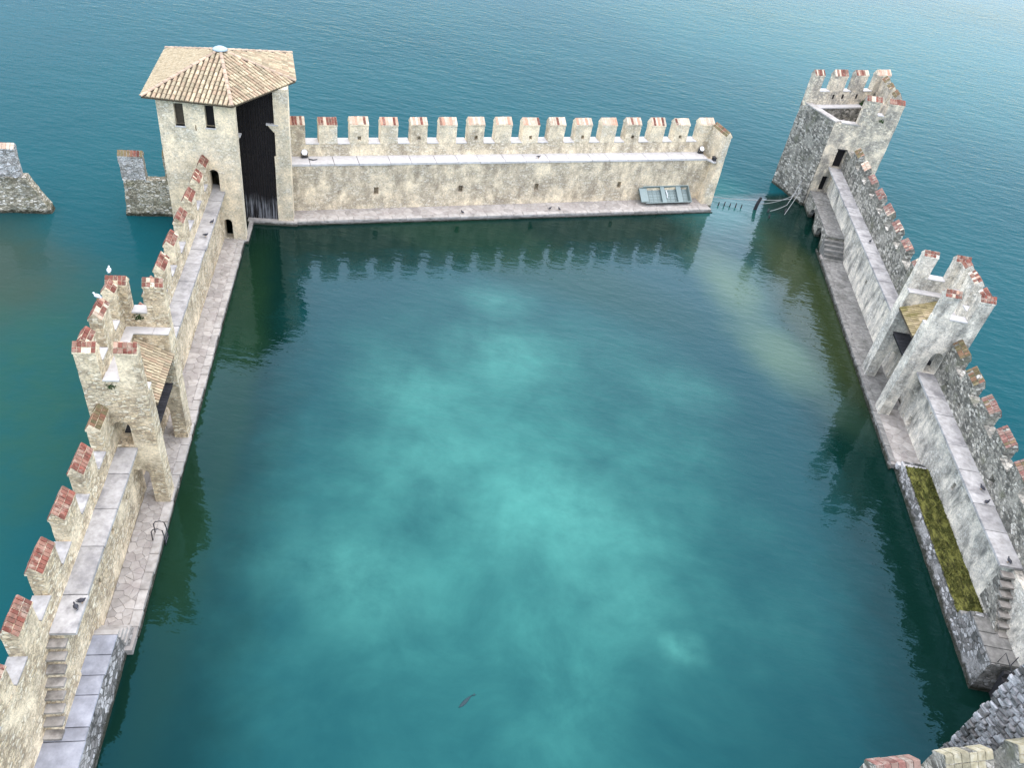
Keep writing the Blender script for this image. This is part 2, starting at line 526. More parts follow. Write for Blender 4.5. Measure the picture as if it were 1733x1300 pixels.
def voro_flags(parent, F, a0, a1, v0, v1, z, cell, mat, name='flagstone', th=.06, gap=.011, seed=1, aspect=1.25, jitter=.42, topv=None):
    """irregular paving: each stone is an object. v limits may be functions of a"""
    rg = random.Random(seed)
    na = max(1, round((a1 - a0) / (cell * aspect)))
    f0 = v0 if callable(v0) else (lambda a: v0)
    f1 = v1 if callable(v1) else (lambda a: v1)
    nv = max(1, round((f1((a0 + a1) / 2) - f0((a0 + a1) / 2)) / cell))
    da = (a1 - a0) / na
    seeds = []
    for i in range(-1, na + 1):
        for j in range(-1, nv + 1):
            x = a0 + (i + .5 + (rg.random() - .5) * 2 * jitter + (.25 if j % 2 else -.25)) * da
            y = (j + .5 + (rg.random() - .5) * 2 * jitter * .8) / nv
            seeds.append((x, y))
    asc = 1.0 / max(.1, f1(a0) - f0(a0))
    out = 0
    pts = [(x, y / asc) for x, y in seeds]
    H = 1.0 / asc
    for i, (px, py) in enumerate(pts):
        poly = [(a0, 0), (a1, 0), (a1, H), (a0, H)]
        for j, (qx, qy) in enumerate(pts):
            if i == j or abs(qx - px) > da * 3.2:
                continue
            nx_, ny_ = qx - px, qy - py
            L = math.hypot(nx_, ny_)
            if L < 1e-5:
                continue
            c = nx_ * (px + qx) / 2 + ny_ * (py + qy) / 2 - gap * .5 * L
            new = []
            for k in range(len(poly)):
                A, B = poly[k], poly[(k + 1) % len(poly)]
                da_, db_ = nx_ * A[0] + ny_ * A[1] - c, nx_ * B[0] + ny_ * B[1] - c
                if da_ <= 0:
                    new.append(A)
                if da_ * db_ < 0:
                    t = da_ / (da_ - db_)
                    new.append((A[0] + (B[0] - A[0]) * t, A[1] + (B[1] - A[1]) * t))
            poly = new
            if len(poly) < 3:
                break
        if len(poly) < 3:
            continue
        cx_, cy_ = sum(p[0] for p in poly) / len(poly), sum(p[1] for p in poly) / len(poly)
        ar = abs(sum(poly[k][0] * poly[(k + 1) % len(poly)][1] - poly[(k + 1) % len(poly)][0] * poly[k][1] for k in range(len(poly)))) / 2
        if ar < .02:
            continue
        m = MB()
        zz = z + (rg.random() - .5) * .016
        def W3(p, s, h):
            x = cx_ + (p[0] - cx_) * s
            y = cy_ + (p[1] - cy_) * s
            return F.p(x, f0(x) + y * asc * (f1(x) - f0(x)), h)
        lo = [W3(p, 1, z - th) for p in poly]
        md = [W3(p, 1, zz - .015) for p in poly]
        hi = [W3(p, .95, zz + (rg.random() - .5) * .006) for p in poly]
        for A, B in ((lo, md), (md, hi)):
            for k in range(len(poly)):
                l = (k + 1) % len(poly)
                m.face([A[k], A[l], B[l], B[k]])
        m.f.append([m.vert(p) for p in hi])
        m.build(name, mat, parent)
        out += 1
    return out


def slabs(parent, F, a0, a1, v0, v1, z0, z1, length, mat, name='slab', gap=.03, jit=.25, seed=1, cut=None):
    rg = random.Random(seed)
    n = max(1, round((a1 - a0) / length))
    ed = [a0 + (a1 - a0) * i / n + (0 if i in (0, n) else (rg.random() - .5) * jit) for i in range(n + 1)]
    for i in range(n):
        m = MB()
        d = (rg.random() - .5) * .02
        f0 = v0((ed[i] + ed[i + 1]) / 2) if callable(v0) else v0
        f1 = v1((ed[i] + ed[i + 1]) / 2) if callable(v1) else v1
        e = (rg.random() - .5) * .07
        m.box(F, ed[i] + gap / 2, ed[i + 1] - gap / 2, f0 + e, f1, z0, z1 + d, .6, t=(ed[i] + gap / 2 + .012, ed[i + 1] - gap / 2 - .012, f0 + e + .015, f1))
        m.rough(.016, 2.3, .008)
        m.build(name, mat, parent)


def arch_pts(c, w, zb, zc, n=10):
    """outline of an arched opening in (s,z): from left bottom over the crown to right bottom"""
    r = w / 2
    zs = zc - r
    return [(c - r, zb)] + [(c - r * math.cos(math.pi * i / n), zs + r * math.sin(math.pi * i / n)) for i in range(n + 1)] + [(c + r, zb)]

# ================================================================== SETTING: water
def water_material():
    m = NT('lake_water')
    P = m.P()
    sep = m.n('ShaderNodeSeparateXYZ')
    m.l(P, sep.inputs[0])
    X, Y = sep.outputs[0], sep.outputs[1]
    sub = m.n('ShaderNodeVectorMath', operation='SUBTRACT')
    m.l(m.noise(.11, 4, .62, col=True), sub.inputs[0])
    sub.inputs[1].default_value = (.5, .5, .5)
    def blob(cx, cy, rx, ry, inner=.2, rot=0.0, warp=6.0):
        sc = m.n('ShaderNodeVectorMath', operation='SCALE')
        m.l(sub.outputs[0], sc.inputs[0])
        sc.inputs['Scale'].default_value = warp * 2
        ad = m.n('ShaderNodeVectorMath', operation='ADD')
        m.l(P, ad.inputs[0])
        m.l(sc.outputs[0], ad.inputs[1])
        mp = m.map((1, 1, 0), loc=(-cx, -cy, 0), src=ad.outputs[0])
        mp2 = m.map((1 / rx, 1 / ry, 0), src=m.map((1, 1, 1), rot=(0, 0, rot), src=mp))
        ln = m.n('ShaderNodeVectorMath', operation='LENGTH')
        m.l(mp2, ln.inputs[0])
        return m.ramp(ln.outputs['Value'], [(inner, 1.0), (1.0, 0.0)], 'EASE')
    def side(F, off, soft):
        """1 on the basin side of the line through frame F"""
        d = m.n('ShaderNodeVectorMath', operation='DOT_PRODUCT')
        m.l(P, d.inputs[0])
        d.inputs[1].default_value = F.n
        return m.math('MULTIPLY', m.math('SUBTRACT', F.o.dot(F.n) + off, d.outputs['Value']), 1 / soft, True)
    inside = m.math('MULTIPLY', m.math('MULTIPLY', side(LF, 3.1, 1.2), side(BF, 4.2, 1.5)), side(RF, 3.1, 1.2))
    deep = (.0042, .0340, .0350)
    lakec = m.mix(m.noise(.035, 3), (.004, .048, .060), (.009, .074, .082))
    col = m.mix(inside, lakec, deep)
    # weed bed along the quays, with the walls' dark reflection painted into the colour
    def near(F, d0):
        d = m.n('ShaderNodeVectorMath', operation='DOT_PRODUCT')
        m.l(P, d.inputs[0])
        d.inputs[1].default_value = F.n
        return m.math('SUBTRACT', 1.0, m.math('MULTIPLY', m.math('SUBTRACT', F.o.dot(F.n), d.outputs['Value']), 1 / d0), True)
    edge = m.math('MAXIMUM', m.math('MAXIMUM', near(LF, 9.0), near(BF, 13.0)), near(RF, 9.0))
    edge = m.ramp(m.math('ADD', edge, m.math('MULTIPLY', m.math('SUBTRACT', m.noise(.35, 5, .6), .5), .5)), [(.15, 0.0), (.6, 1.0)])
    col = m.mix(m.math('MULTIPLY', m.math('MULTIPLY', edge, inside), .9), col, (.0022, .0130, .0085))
    # pale silt clouds over the bed of the basin
    cl = m.noise(.15, 7, .62, vec=m.map((1, 1, 0), loc=(3.1, 1.7, 0)), dist=.4)
    clm = m.ramp(cl, [(.28, .22), (.50, .52), (.74, .95)])
    centre = blob(2, 37, 23, 33, .05, -.1, 7)
    col = m.mix(m.math('MULTIPLY', clm, centre), col, (.040, .165, .132))
    spots = None
    for (cx, cy, rx, ry, w) in SILT:
        b = m.math('MULTIPLY', blob(cx, cy, rx, ry, .0, .2, 3.0), w)
        spots = b if spots is None else m.math('MAXIMUM', spots, b)
    spots = m.math('MULTIPLY', spots, m.ramp(m.noise(.45, 7, .68), [(.30, .22), (.68, .70)]))
    col = m.mix(spots, col, (.075, .255, .200))
    # sandy shelf along the eastern quay
    sh = m.math('MAXIMUM', blob(20.0, 70, 5.5, 12, .0, -.25, 3.0), m.math('MAXIMUM', blob(23.5, 60, 5.5, 10, .0, -.5, 3.0), m.math('MULTIPLY', blob(26.0, 55, 3.5, 9, .0, -.3, 3.0), .3)))
    col = m.mix(m.math('MULTIPLY', sh, .75), col, (.066, .105, .058))
    sh2 = blob(28.2, 68, 5.2, 23, .4, -.18, 2.0)
    col = m.mix(m.math('MULTIPLY', sh2, .85), col, (.024, .034, .012))
    ent = blob(20, 88, 8, 12, .2, .0, 3)
    col = m.mix(m.math('MULTIPLY', ent, .6), col, (.022, .115, .105))
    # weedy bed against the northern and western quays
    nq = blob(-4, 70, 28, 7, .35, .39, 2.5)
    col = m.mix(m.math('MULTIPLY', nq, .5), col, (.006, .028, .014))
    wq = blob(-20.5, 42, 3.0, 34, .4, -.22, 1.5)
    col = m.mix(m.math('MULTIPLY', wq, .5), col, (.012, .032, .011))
    # shallows outside, by the ruin
    out = blob(-46, 50, 14, 15, .3, 0, 4)
    col = m.mix(m.math('MULTIPLY', out, .75), col, (.036, .048, .028))
    out2 = blob(-33, 38, 15, 22, .3, 0, 5)
    col = m.mix(m.math('MULTIPLY', out2, m.ramp(m.noise(.3, 5, .6), [(.3, .35), (.7, .8)])), col, (.020, .066, .044))
    far = blob(70, 170, 90, 60, .2, 0, 12)
    col = m.mix(m.math('MULTIPLY', far, .4), col, (.016, .110, .110))
    # ripples: calm in the south-west, fresher towards the north-east and on the open lake
    calm = m.ramp(m.math('ADD', m.math('MULTIPLY', X, .012), m.math('MULTIPLY', Y, .010)), [(.10, .62), (.95, 1.0)])
    g1 = m.noise(1.15, 3, .5, vec=m.map((.55, 1.2, 0), rot=(0, 0, .42)), dist=.35)
    g2 = m.noise(.42, 2, .5, vec=m.map((.6, 1.2, 0), rot=(0, 0, .25)))
    g3 = m.noise(3.2, 2, .5, vec=m.map((.6, 1.1, 0), rot=(0, 0, .5)))
    sea = m.math('SUBTRACT', 1.0, inside)
    gust = m.ramp(m.noise(.022, 3, .6, vec=m.map((.6, 1.4, 0), rot=(0, 0, .3))), [(.3, .55), (.7, 1.15)])
    amp = m.math('MULTIPLY', m.ramp(sea, [(.0, .42), (1.0, 1.05)]), gust)
    h = m.math('ADD', m.math('MULTIPLY', g1, .55), m.math('ADD', m.math('MULTIPLY', g2, .55), m.math('MULTIPLY', g3, .12)))
    h = m.math('MULTIPLY', m.math('MULTIPLY', h, calm), amp)
    nb = m.bump(h, 1.0, .20)
    m.fin(col, .04, nb, .5)
    m.l(m.math('SUBTRACT', 1.325, m.math('MULTIPLY', sea, .252)), m.b.inputs['IOR'])
    m.b.inputs['Specular Tint'].default_value = (.11, .70, 1, 1)
    return m.m
SILT = [(-1.4, 52.7, 8, 7, .55), (-7.5, 46.4, 8, 6, .5), (4.3, 36.3, 11, 9, .75), (-7.5, 29.5, 8, 6, .5), (12.7, 28.4, 2.6, 1.9, .6), (-2.1, 60.6, 5, 4.5, .4), (-3.9, 39.5, 10, 8, .5), (8, 31, 8, 5, .5), (14, 52, 6, 4, .3)]
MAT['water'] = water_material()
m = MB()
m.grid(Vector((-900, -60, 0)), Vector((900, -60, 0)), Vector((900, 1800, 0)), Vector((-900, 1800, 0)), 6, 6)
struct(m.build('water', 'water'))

ZW = 5.2          # wall-walk level
Q = .45           # quay level

# ================================================================== QUAYS
def quay(name):
    e = bpy.data.objects.new(name, None)
    COL.objects.link(e)
    return struct(e)

# --- western quay
m = MB()
m.box(LF, .2, 42.6, .12, 2.4, -1.2, Q - .05, .8)
m.rough(.02, 1.3)
wq = struct(m.build('quay', 'joint'))
slabs(wq, LF, .25, 41.2, .08, .58, Q - .28, Q, 1.25, 'coping', 'coping_stone', seed=3, jit=.5)
voro_flags(wq, LF, .25, 22.5, .60, 1.86, Q, .52, 'flag', seed=5)
voro_flags(wq, LF, 22.5, 41.2, .60, 1.86, Q, .46, 'flag', seed=6, aspect=1.2)
m = MB()
m.box(LF, .2, 41.6, .05, .14, -1.0, .16, .8)
m.rough(.02, 1.5)
m.build('footing', 'wetrubble', wq)
# near landing, reached by low steps
m = MB()
m.box(LF, 42.3, 62, .12, 2.9, -1.2, 1.44, .5, t=(42.3, 62, .76, 2.9))
m.box(LF, 41.25, 42.35, .14, 2.4, -1.2, .42, .5, t=(41.25, 42.35, .3, 2.4))
m.rough(.035, 1.2, .02)
m.build('landing', 'wetrubble', wq)
for i in range(4):
    m = MB()
    z1 = Q + .26 * (i + 1)
    m.box(LF, 41.25 + .27 * i, 42.33, .42 + .09 * i, 2.3, .1, z1, .5)
    m.rough(.012, 2)
    m.build('step', 'coping', wq)
slabs(wq, LF, 42.35, 60, .72, 2.78, 1.44, 1.52, 1.15, 'bluepave', 'paving_slab', seed=9, jit=.6)

# --- northern quay
m = MB()
m.box(BF, -.2, 46.3, -.42, 2.6, -1.2, Q - .05, .8)
m.rough(.02, 1.3)
nq_ = struct(m.build('quay', 'joint'))
slabs(nq_, BF, 0, 46.2, -.46, .15, Q - .22, Q, 1.4, 'coping', 'coping_stone', seed=13, jit=.5)
voro_flags(nq_, BF, 0, 46.2, .17, lambda a: 1.72 + .0135 * a, Q, .72, 'flag', seed=15)
m = MB()
m.box(BF, 0, 46.5, -.50, -.40, -1.0, .10, .8)
m.rough(.02, 1.5)
m.build('footing', 'wetrubble', nq_)
m = MB()                                   # sill in the corner under the boarded gate
m.box(LF, -4.6, -3.45, -4.3, .3, -1.2, .40, .5)
m.box(LF, -3.6, .3, -.25, .12, -1.2, .36, .5)
m.rough(.03, 1.2)
m.build('sill', 'coping', nq_)

# --- eastern quay
m = MB()
m.box(RF, 1.6, 34.2, -.22, 2.4, -1.2, Q - .05, .8)
m.rough(.03, 1.1, .02)
eq = struct(m.build('quay', 'joint'))
slabs(eq, RF, 2.6, 33.9, -.27, .16, Q - .24, Q, 1.5, 'greyflag', 'coping_stone', seed=23, jit=.6)
voro_flags(eq, RF, 2.6, 27.2, .18, 2.12, Q, .8, 'greyflag', seed=25)
voro_flags(eq, RF, 27.2, 33.9, .18, 2.12, Q, .6, 'flag', seed=26)
m = MB()
m.box(RF, 0, 34.4, -.34, -.2, -1.0, .18, .7)
m.rough(.04, 1.5, .02)
m.build('footing', 'wetrubble', eq)
m = MB()                                   # battered retaining wall of the moss bed
m.box(RF, 33.9, 48.6, -.30, 2.4, -1.2, .88, .4, t=(34.2, 48.6, .40, 2.4))
m.rough(.05, 1.2, .03)
m.build('retaining_wall', 'wetrubble', eq)
m = MB()
m.grid(RF.p(34.95, .44, 1.02), RF.p(48.4, .38, 1.02), RF.p(48.4, 2.2, 1.12), RF.p(34.9, 2.2, 1.12), 60, 9)
m.rough(.05, 1.6, .04)
mb_ = m.build('moss', 'moss', eq, True)
mb_['kind'] = 'stuff'
m = MB()
rg = random.Random(77)
for i in range(5200):
    a, v = 34.9 + rg.random() * 13.5, .36 + rg.random() * 1.82
    if noise.noise(Vector((a * .9, v * 2.0, 3))) < -.08:
        continue
    p = RF.p(a, v, 1.0 + .1 * (v - .5) / 1.7)
    d = Vector((rg.gauss(0, 1), rg.gauss(0, 1), 0)).normalized()
    hgt_ = .07 + rg.random() * .17 + (.08 if rg.random() < .1 else 0)
    w_ = .035
    m.v += [p - d * w_, p + d * w_, p + Vector((rg.gauss(0, .06), rg.gauss(0, .06), hgt_))]
    n0 = len(m.v)
    m.f.append([n0 - 3, n0 - 2, n0 - 1])
gr_ = m.build('grass', 'grass', eq)
gr_['kind'] = 'stuff'
for i, (a, b) in enumerate(((34.15, 34.55), (34.57, 34.98))):
    m = MB()
    m.box(RF, a, b, .1 + .22 * i, 2.2, .3, Q + .25 * (i + 1), .4)
    m.rough(.02, 2)
    m.build('step', 'white', eq)
m = MB()
m.box(RF, 48.3, 52.95, -.05, 2.4, -1.2, 2.20, .4, t=(48.7, 52.35, .40, 2.4))
m.rough(.045, 1.2, .03)
m.build('landing', 'wetrubble', eq)
slabs(eq, RF, 49.15, 52.3, .40, 2.3, 2.20, 2.28, 1.0, 'greyflag', 'paving_slab', seed=29)
for i in range(3):
    m = MB()
    m.box(RF, 48.15 + .34 * i, 49.15, .32 + .02 * i, 2.0, 1.0, 1.42 + .28 * i, .4)
    m.rough(.012, 2)
    m.build('step', 'greyflag', eq)
for i in range(5):                          # dark water steps behind the landing
    m = MB()
    m.box(RF, 52.3 + .3 * i, 52.62 + .3 * i, 1.3, 3.4, .0, 1.9 - .38 * i, .6)
    m.build('step', 'woodgrey', eq)

# ================================================================== WALL BUILDER
def wall_section(name, label, F, a0, a1, face, edge, par, parb, mer, zw=ZW, zc=6.5, ze=7.95, zr=8.55, bodymat='cream', parmat='cream', mermat='cream', kind='brick', mixk=None, mixp=0.0, slablen=2.6, holes=(), crenel='slab', slabmat='slab', mholes=(), seed=1, slab_a=None, rows=2, kinds=None):
    root = thing(name, label, 'castle wall', F.p((a0 + a1) / 2, (face + parb) / 2, 0), 'crenellated walls round the basin')
    m = MB()
    m.relief(F, a0, a1, -1.2, zw - .2, face, parb, list(holes), .45)
    m.rough(.035, .9, .02)
    m.build('wall_body', bodymat, root)
    m = MB()
    m.relief(F, a0, a1, zw - .2, zc, par, parb, list(mholes), .45)
    m.rough(.03, .9, .02)
    m.build('parapet', parmat, root)
    s0, s1 = slab_a or (a0, a1)
    slabs(root, F, s0, s1, edge, par + .03, zw - .17, zw, slablen, slabmat, 'walkway_slab', seed=seed, jit=.8)
    for i, (x0, x1) in enumerate(mer):
        hl = None
        k = kinds[i] if kinds else kind
        w = abs(parb - par)
        merlon(root, F, x0, x1, par, par + w * .66, parb, zc, ze, zr, k, mermat, mixk=mixk, mixp=mixp, rows=rows)
    ms = sorted(mer)
    gaps = [(a0, ms[0][0])] + [(ms[i][1], ms[i + 1][0]) for i in range(len(ms) - 1)] + [(ms[-1][1], a1)]
    for g0, g1 in gaps:
        if g1 - g0 > .35:
            m = MB()
            m.box(F, g0 + .03, g1 - .03, par - .06, parb + .05, zc - .02, zc + .07, .5)
            m.rough(.012, 2)
            m.build('crenel_slab', crenel, root)
    return root

# western wall, north of its tower
mer = [(c - .85, c + .85) for c in (.95, 3.9, 7.2, 10.6, 13.95, 17.15)] + [(19.5, 21.2), (22.6, 24.3)]
wall_section('curtain_wall', 'cream crenellated wall with pale walkway running from the tiled tower to the red-capped tower on the left', LF, 0.0, 25.3, 1.86, 1.34, 2.47, 3.15, mer, seed=31)
# western wall, south of its tower (nearest on the left)
mer = [(46.6 - 3.13 * i - 1.75, 46.6 - 3.13 * i) for i in range(4, -3, -1)]
kinds = ['mossbrick'] + ['brick'] * 6
nl = wall_section('curtain_wall', 'cream crenellated wall with pale walkway and a stair at its end, lower left corner', LF, 32.35, 62, 2.55, 1.34, 2.47, 3.15, mer, seed=32, slab_a=(32.4, 44.65), kinds=kinds, holes=())
m = MB()
m.relief(LF, 32.35, 44.6, -1.2, ZW - .2, 1.88, 2.58, [(36.9, 37.25, 3.2, 3.9, .35), (39.9, 40.2, 2.6, 3.1, .35), (34.2, 34.5, 2.8, 3.2, .3)], .45)
m.rough(.035, .9, .02)
m.build('wall_body', 'cream', nl)
# stair from the walkway down to the landing
m = MB()
pts = [LF.p(44.55, 1.80, 1.4), LF.p(44.55, 1.80, 4.62), LF.p(44.7, 1.80, 4.62), LF.p(47.6, 1.80, 1.45), LF.p(48.1, 1.80, 1.4)]
m.prism(pts, LF.p(0, 2.6, 0) - LF.p(0, 1.80, 0))
m.build('stair_core', 'cream', nl)
for i in range(1, 9):
    m = MB()
    z = ZW - .44 * i
    m.box(LF, 44.62 + .40 * (i - 1), 44.62 + .40 * i + .05, 1.74, 2.66, z - .14, z, .5)
    m.rough(.02, 2.2)
    m.build('stair_step', 'step', nl)

# northern wall
NM = [(.08, 1.72)] + [(3.02 + 2.968 * i, 4.76 + 2.968 * i) for i in range(14)] + [(44.75, 46.5)]
wholes = [(c - .24, c + .24, 2.0, 2.75, .6) for c in (8.3, 17.1, 25.5, 35.3)]
nw = thing('curtain_wall', 'long cream wall with sixteen merlons closing the far side of the basin', 'castle wall', B2.p(23, 1.5, 0), 'crenellated walls round the basin')
m = MB()
m.relief(B2, -1.5, 46.9, -1.2, 5.14, 0, 2.9, wholes, .45)
m.rough(.035, .9, .02)
m.build('wall_body', 'backwall', nw)
m = MB()
m.relief(B2, -1.5, 46.9, 5.14, 6.6, 1.70, 2.9, [], .45)
m.rough(.03, .9, .02)
m.build('parapet', 'backwall', nw)
slabs(nw, B2, -.4, 45.7, -.10, 1.74, 5.16, 5.36, 2.4, 'white', 'walkway_slab', seed=41, jit=.9)
for i, (x0, x1) in enumerate(NM):
    hl = (x0 + .72, x0 + 1.06, 6.95, 7.35, .5) if i in (2, 4, 6, 8, 10, 12, 14) else None
    k = 'brick' if i in (0, 1) else 'oldbrick'
    merlon(nw, B2, x0, x1, 1.70, 2.42, 2.85, 6.6, 8.38, 9.02, k, 'backwall' if i in (0, 4, 6, 9, 12) else 'plaster', mixk='oldbrick' if i < 2 else 'brick', mixp=.3 if i < 2 else .08, hole=hl, rows=1, nx=7, skip=0)
for i in range(len(NM) - 1):
    g0, g1 = NM[i][1], NM[i + 1][0]
    m = MB()
    m.box(B2, g0 + .03, g1 - .03, 1.64, 2.95, 6.58, 6.67, .5)
    m.rough(.012, 2)
    m.build('crenel_slab', 'white', nw)
# return wall at the harbour mouth
m = MB()
m.box(B2, 45.3, 46.95, -1.5, 1.2, -1.2, 5.14, .4, t=(46.35, 46.95, -1.35, 1.2))
m.box(B2, 46.3, 46.95, -1.35, 1.75, 5.14, 8.35, .4)
m.rough(.035, 1.1, .02)
m.build('return_wall', 'plaster', nw)
merlon(nw, B2, -1.35, 1.6, 46.28, 46.6, 46.97, 8.3, 8.38, 8.95, 'mossbrick', 'plaster', along='v', rows=2, nx=9, mixk='brick', mixp=.15)
m = MB()
m.prism([B2.p(45.5, -.15, 5.18), B2.p(46.3, -.15, 5.18), B2.p(46.3, -.95, 5.18), B2.p(45.95, -.95, 5.18)], Vector((0, 0, .16)))
m.build('walkway_slab', 'white', nw)

# eastern wall, north part
mer = [(-12.0 + 3.5 * i + 3.05, -12.0 + 3.5 * i + 5.0) for i in range(0, 7)]
mer = [(x0, min(x1, 15.2)) for x0, x1 in mer if x0 < 15.3] + [(15.9, 17.8), (19.0, 20.9)]
wall_section('curtain_wall', 'grey rubble crenellated wall with pale walkway between the two towers on the right', RF, -11.2, 21.9, 2.05, 1.18, 2.55, 3.25, mer, bodymat='pale', parmat='grey', mermat='grey', kind='darkbrick', mixk='oldbrick', mixp=.15, seed=51, zc=7.35, crenel='grey', ze=8.15, zr=8.75, holes=[(10.0, 10.4, 2.4, 2.75, .3)], kinds=['mossbrick', 'oldbrick'] + ['darkbrick'] * 7)
# eastern wall, south part
mer = [(28.35 + 3.25 * i, 30.2 + 3.25 * i) for i in range(0, 9)]
wall_section('curtain_wall', 'grey rubble crenellated wall with walkway, moss bed and stair below it, right edge', RF, 28.2, 58, 2.10, 1.18, 2.55, 3.25, mer, bodymat='pale', parmat='grey', mermat='grey', kind='darkbrick', mixk='mossbrick', mixp=.15, seed=52, zc=7.35, crenel='grey', ze=8.15, zr=8.75, slab_a=(28.25, 47.4), kinds=['mossbrick'] * 2 + ['darkbrick'] * 7,
             holes=[(38.2, 38.55, 2.6, 3.2, .4), (29.0, 29.7, .7, 1.5, .5), (31.2, 31.45, 3.6, 3.8, .3)], mholes=[(30.1, 30.5, 5.7, 6.1, .35), (32.9, 33.25, 5.9, 6.2, .35), (40.3, 40.9, 5.6, 6.2, .35)])
es = bpy.data.objects[[o.name for o in bpy.data.objects if o.get('label', '').startswith('grey rubble crenellated wall with walkway, moss')][0]]
m = MB()
pts = [RF.p(47.35, 1.40, 2.2), RF.p(47.35, 1.40, 4.62), RF.p(47.5, 1.40, 4.62), RF.p(50.1, 1.40, 2.25), RF.p(50.6, 1.40, 2.2)]
m.prism(pts, RF.p(0, 2.6, 0) - RF.p(0, 1.40, 0))
m.build('stair_core', 'grey', es)
for i in range(1, 8):
    m = MB()
    z = ZW - .41 * i
    m.box(RF, 47.42 + .42 * (i - 1), 47.42 + .42 * i + .05, 1.32 + .03 * i, 2.56, z - .14, z, .5)
    m.rough(.02, 2.2)
    m.build('stair_step', 'step', es)

# ================================================================== OPEN-BACKED TOWERS
TILE = {}
def tile_mesh(mat, n=5):
    m = MB()
    A, B = [], []
    for k in range(n + 1):
        t = math.pi * k / n
        A.append(Vector((-.5 * math.cos(t), -.5, .5 * math.sin(t))))
        B.append(Vector((-.42 * math.cos(t), .56, .40 * math.sin(t) - .05)))
    for k in range(n):
        m.face([A[k], A[k + 1], B[k + 1], B[k]])
    for k in range(n - 1):                # closed mouth so the tile has a front
        m.face([A[0], A[k + 1], A[k + 2]])
    return m.mesh('tile', mat)
for k in ('tile', 'mosstile', 'ridge'):
    TILE[k] = tile_mesh(k)


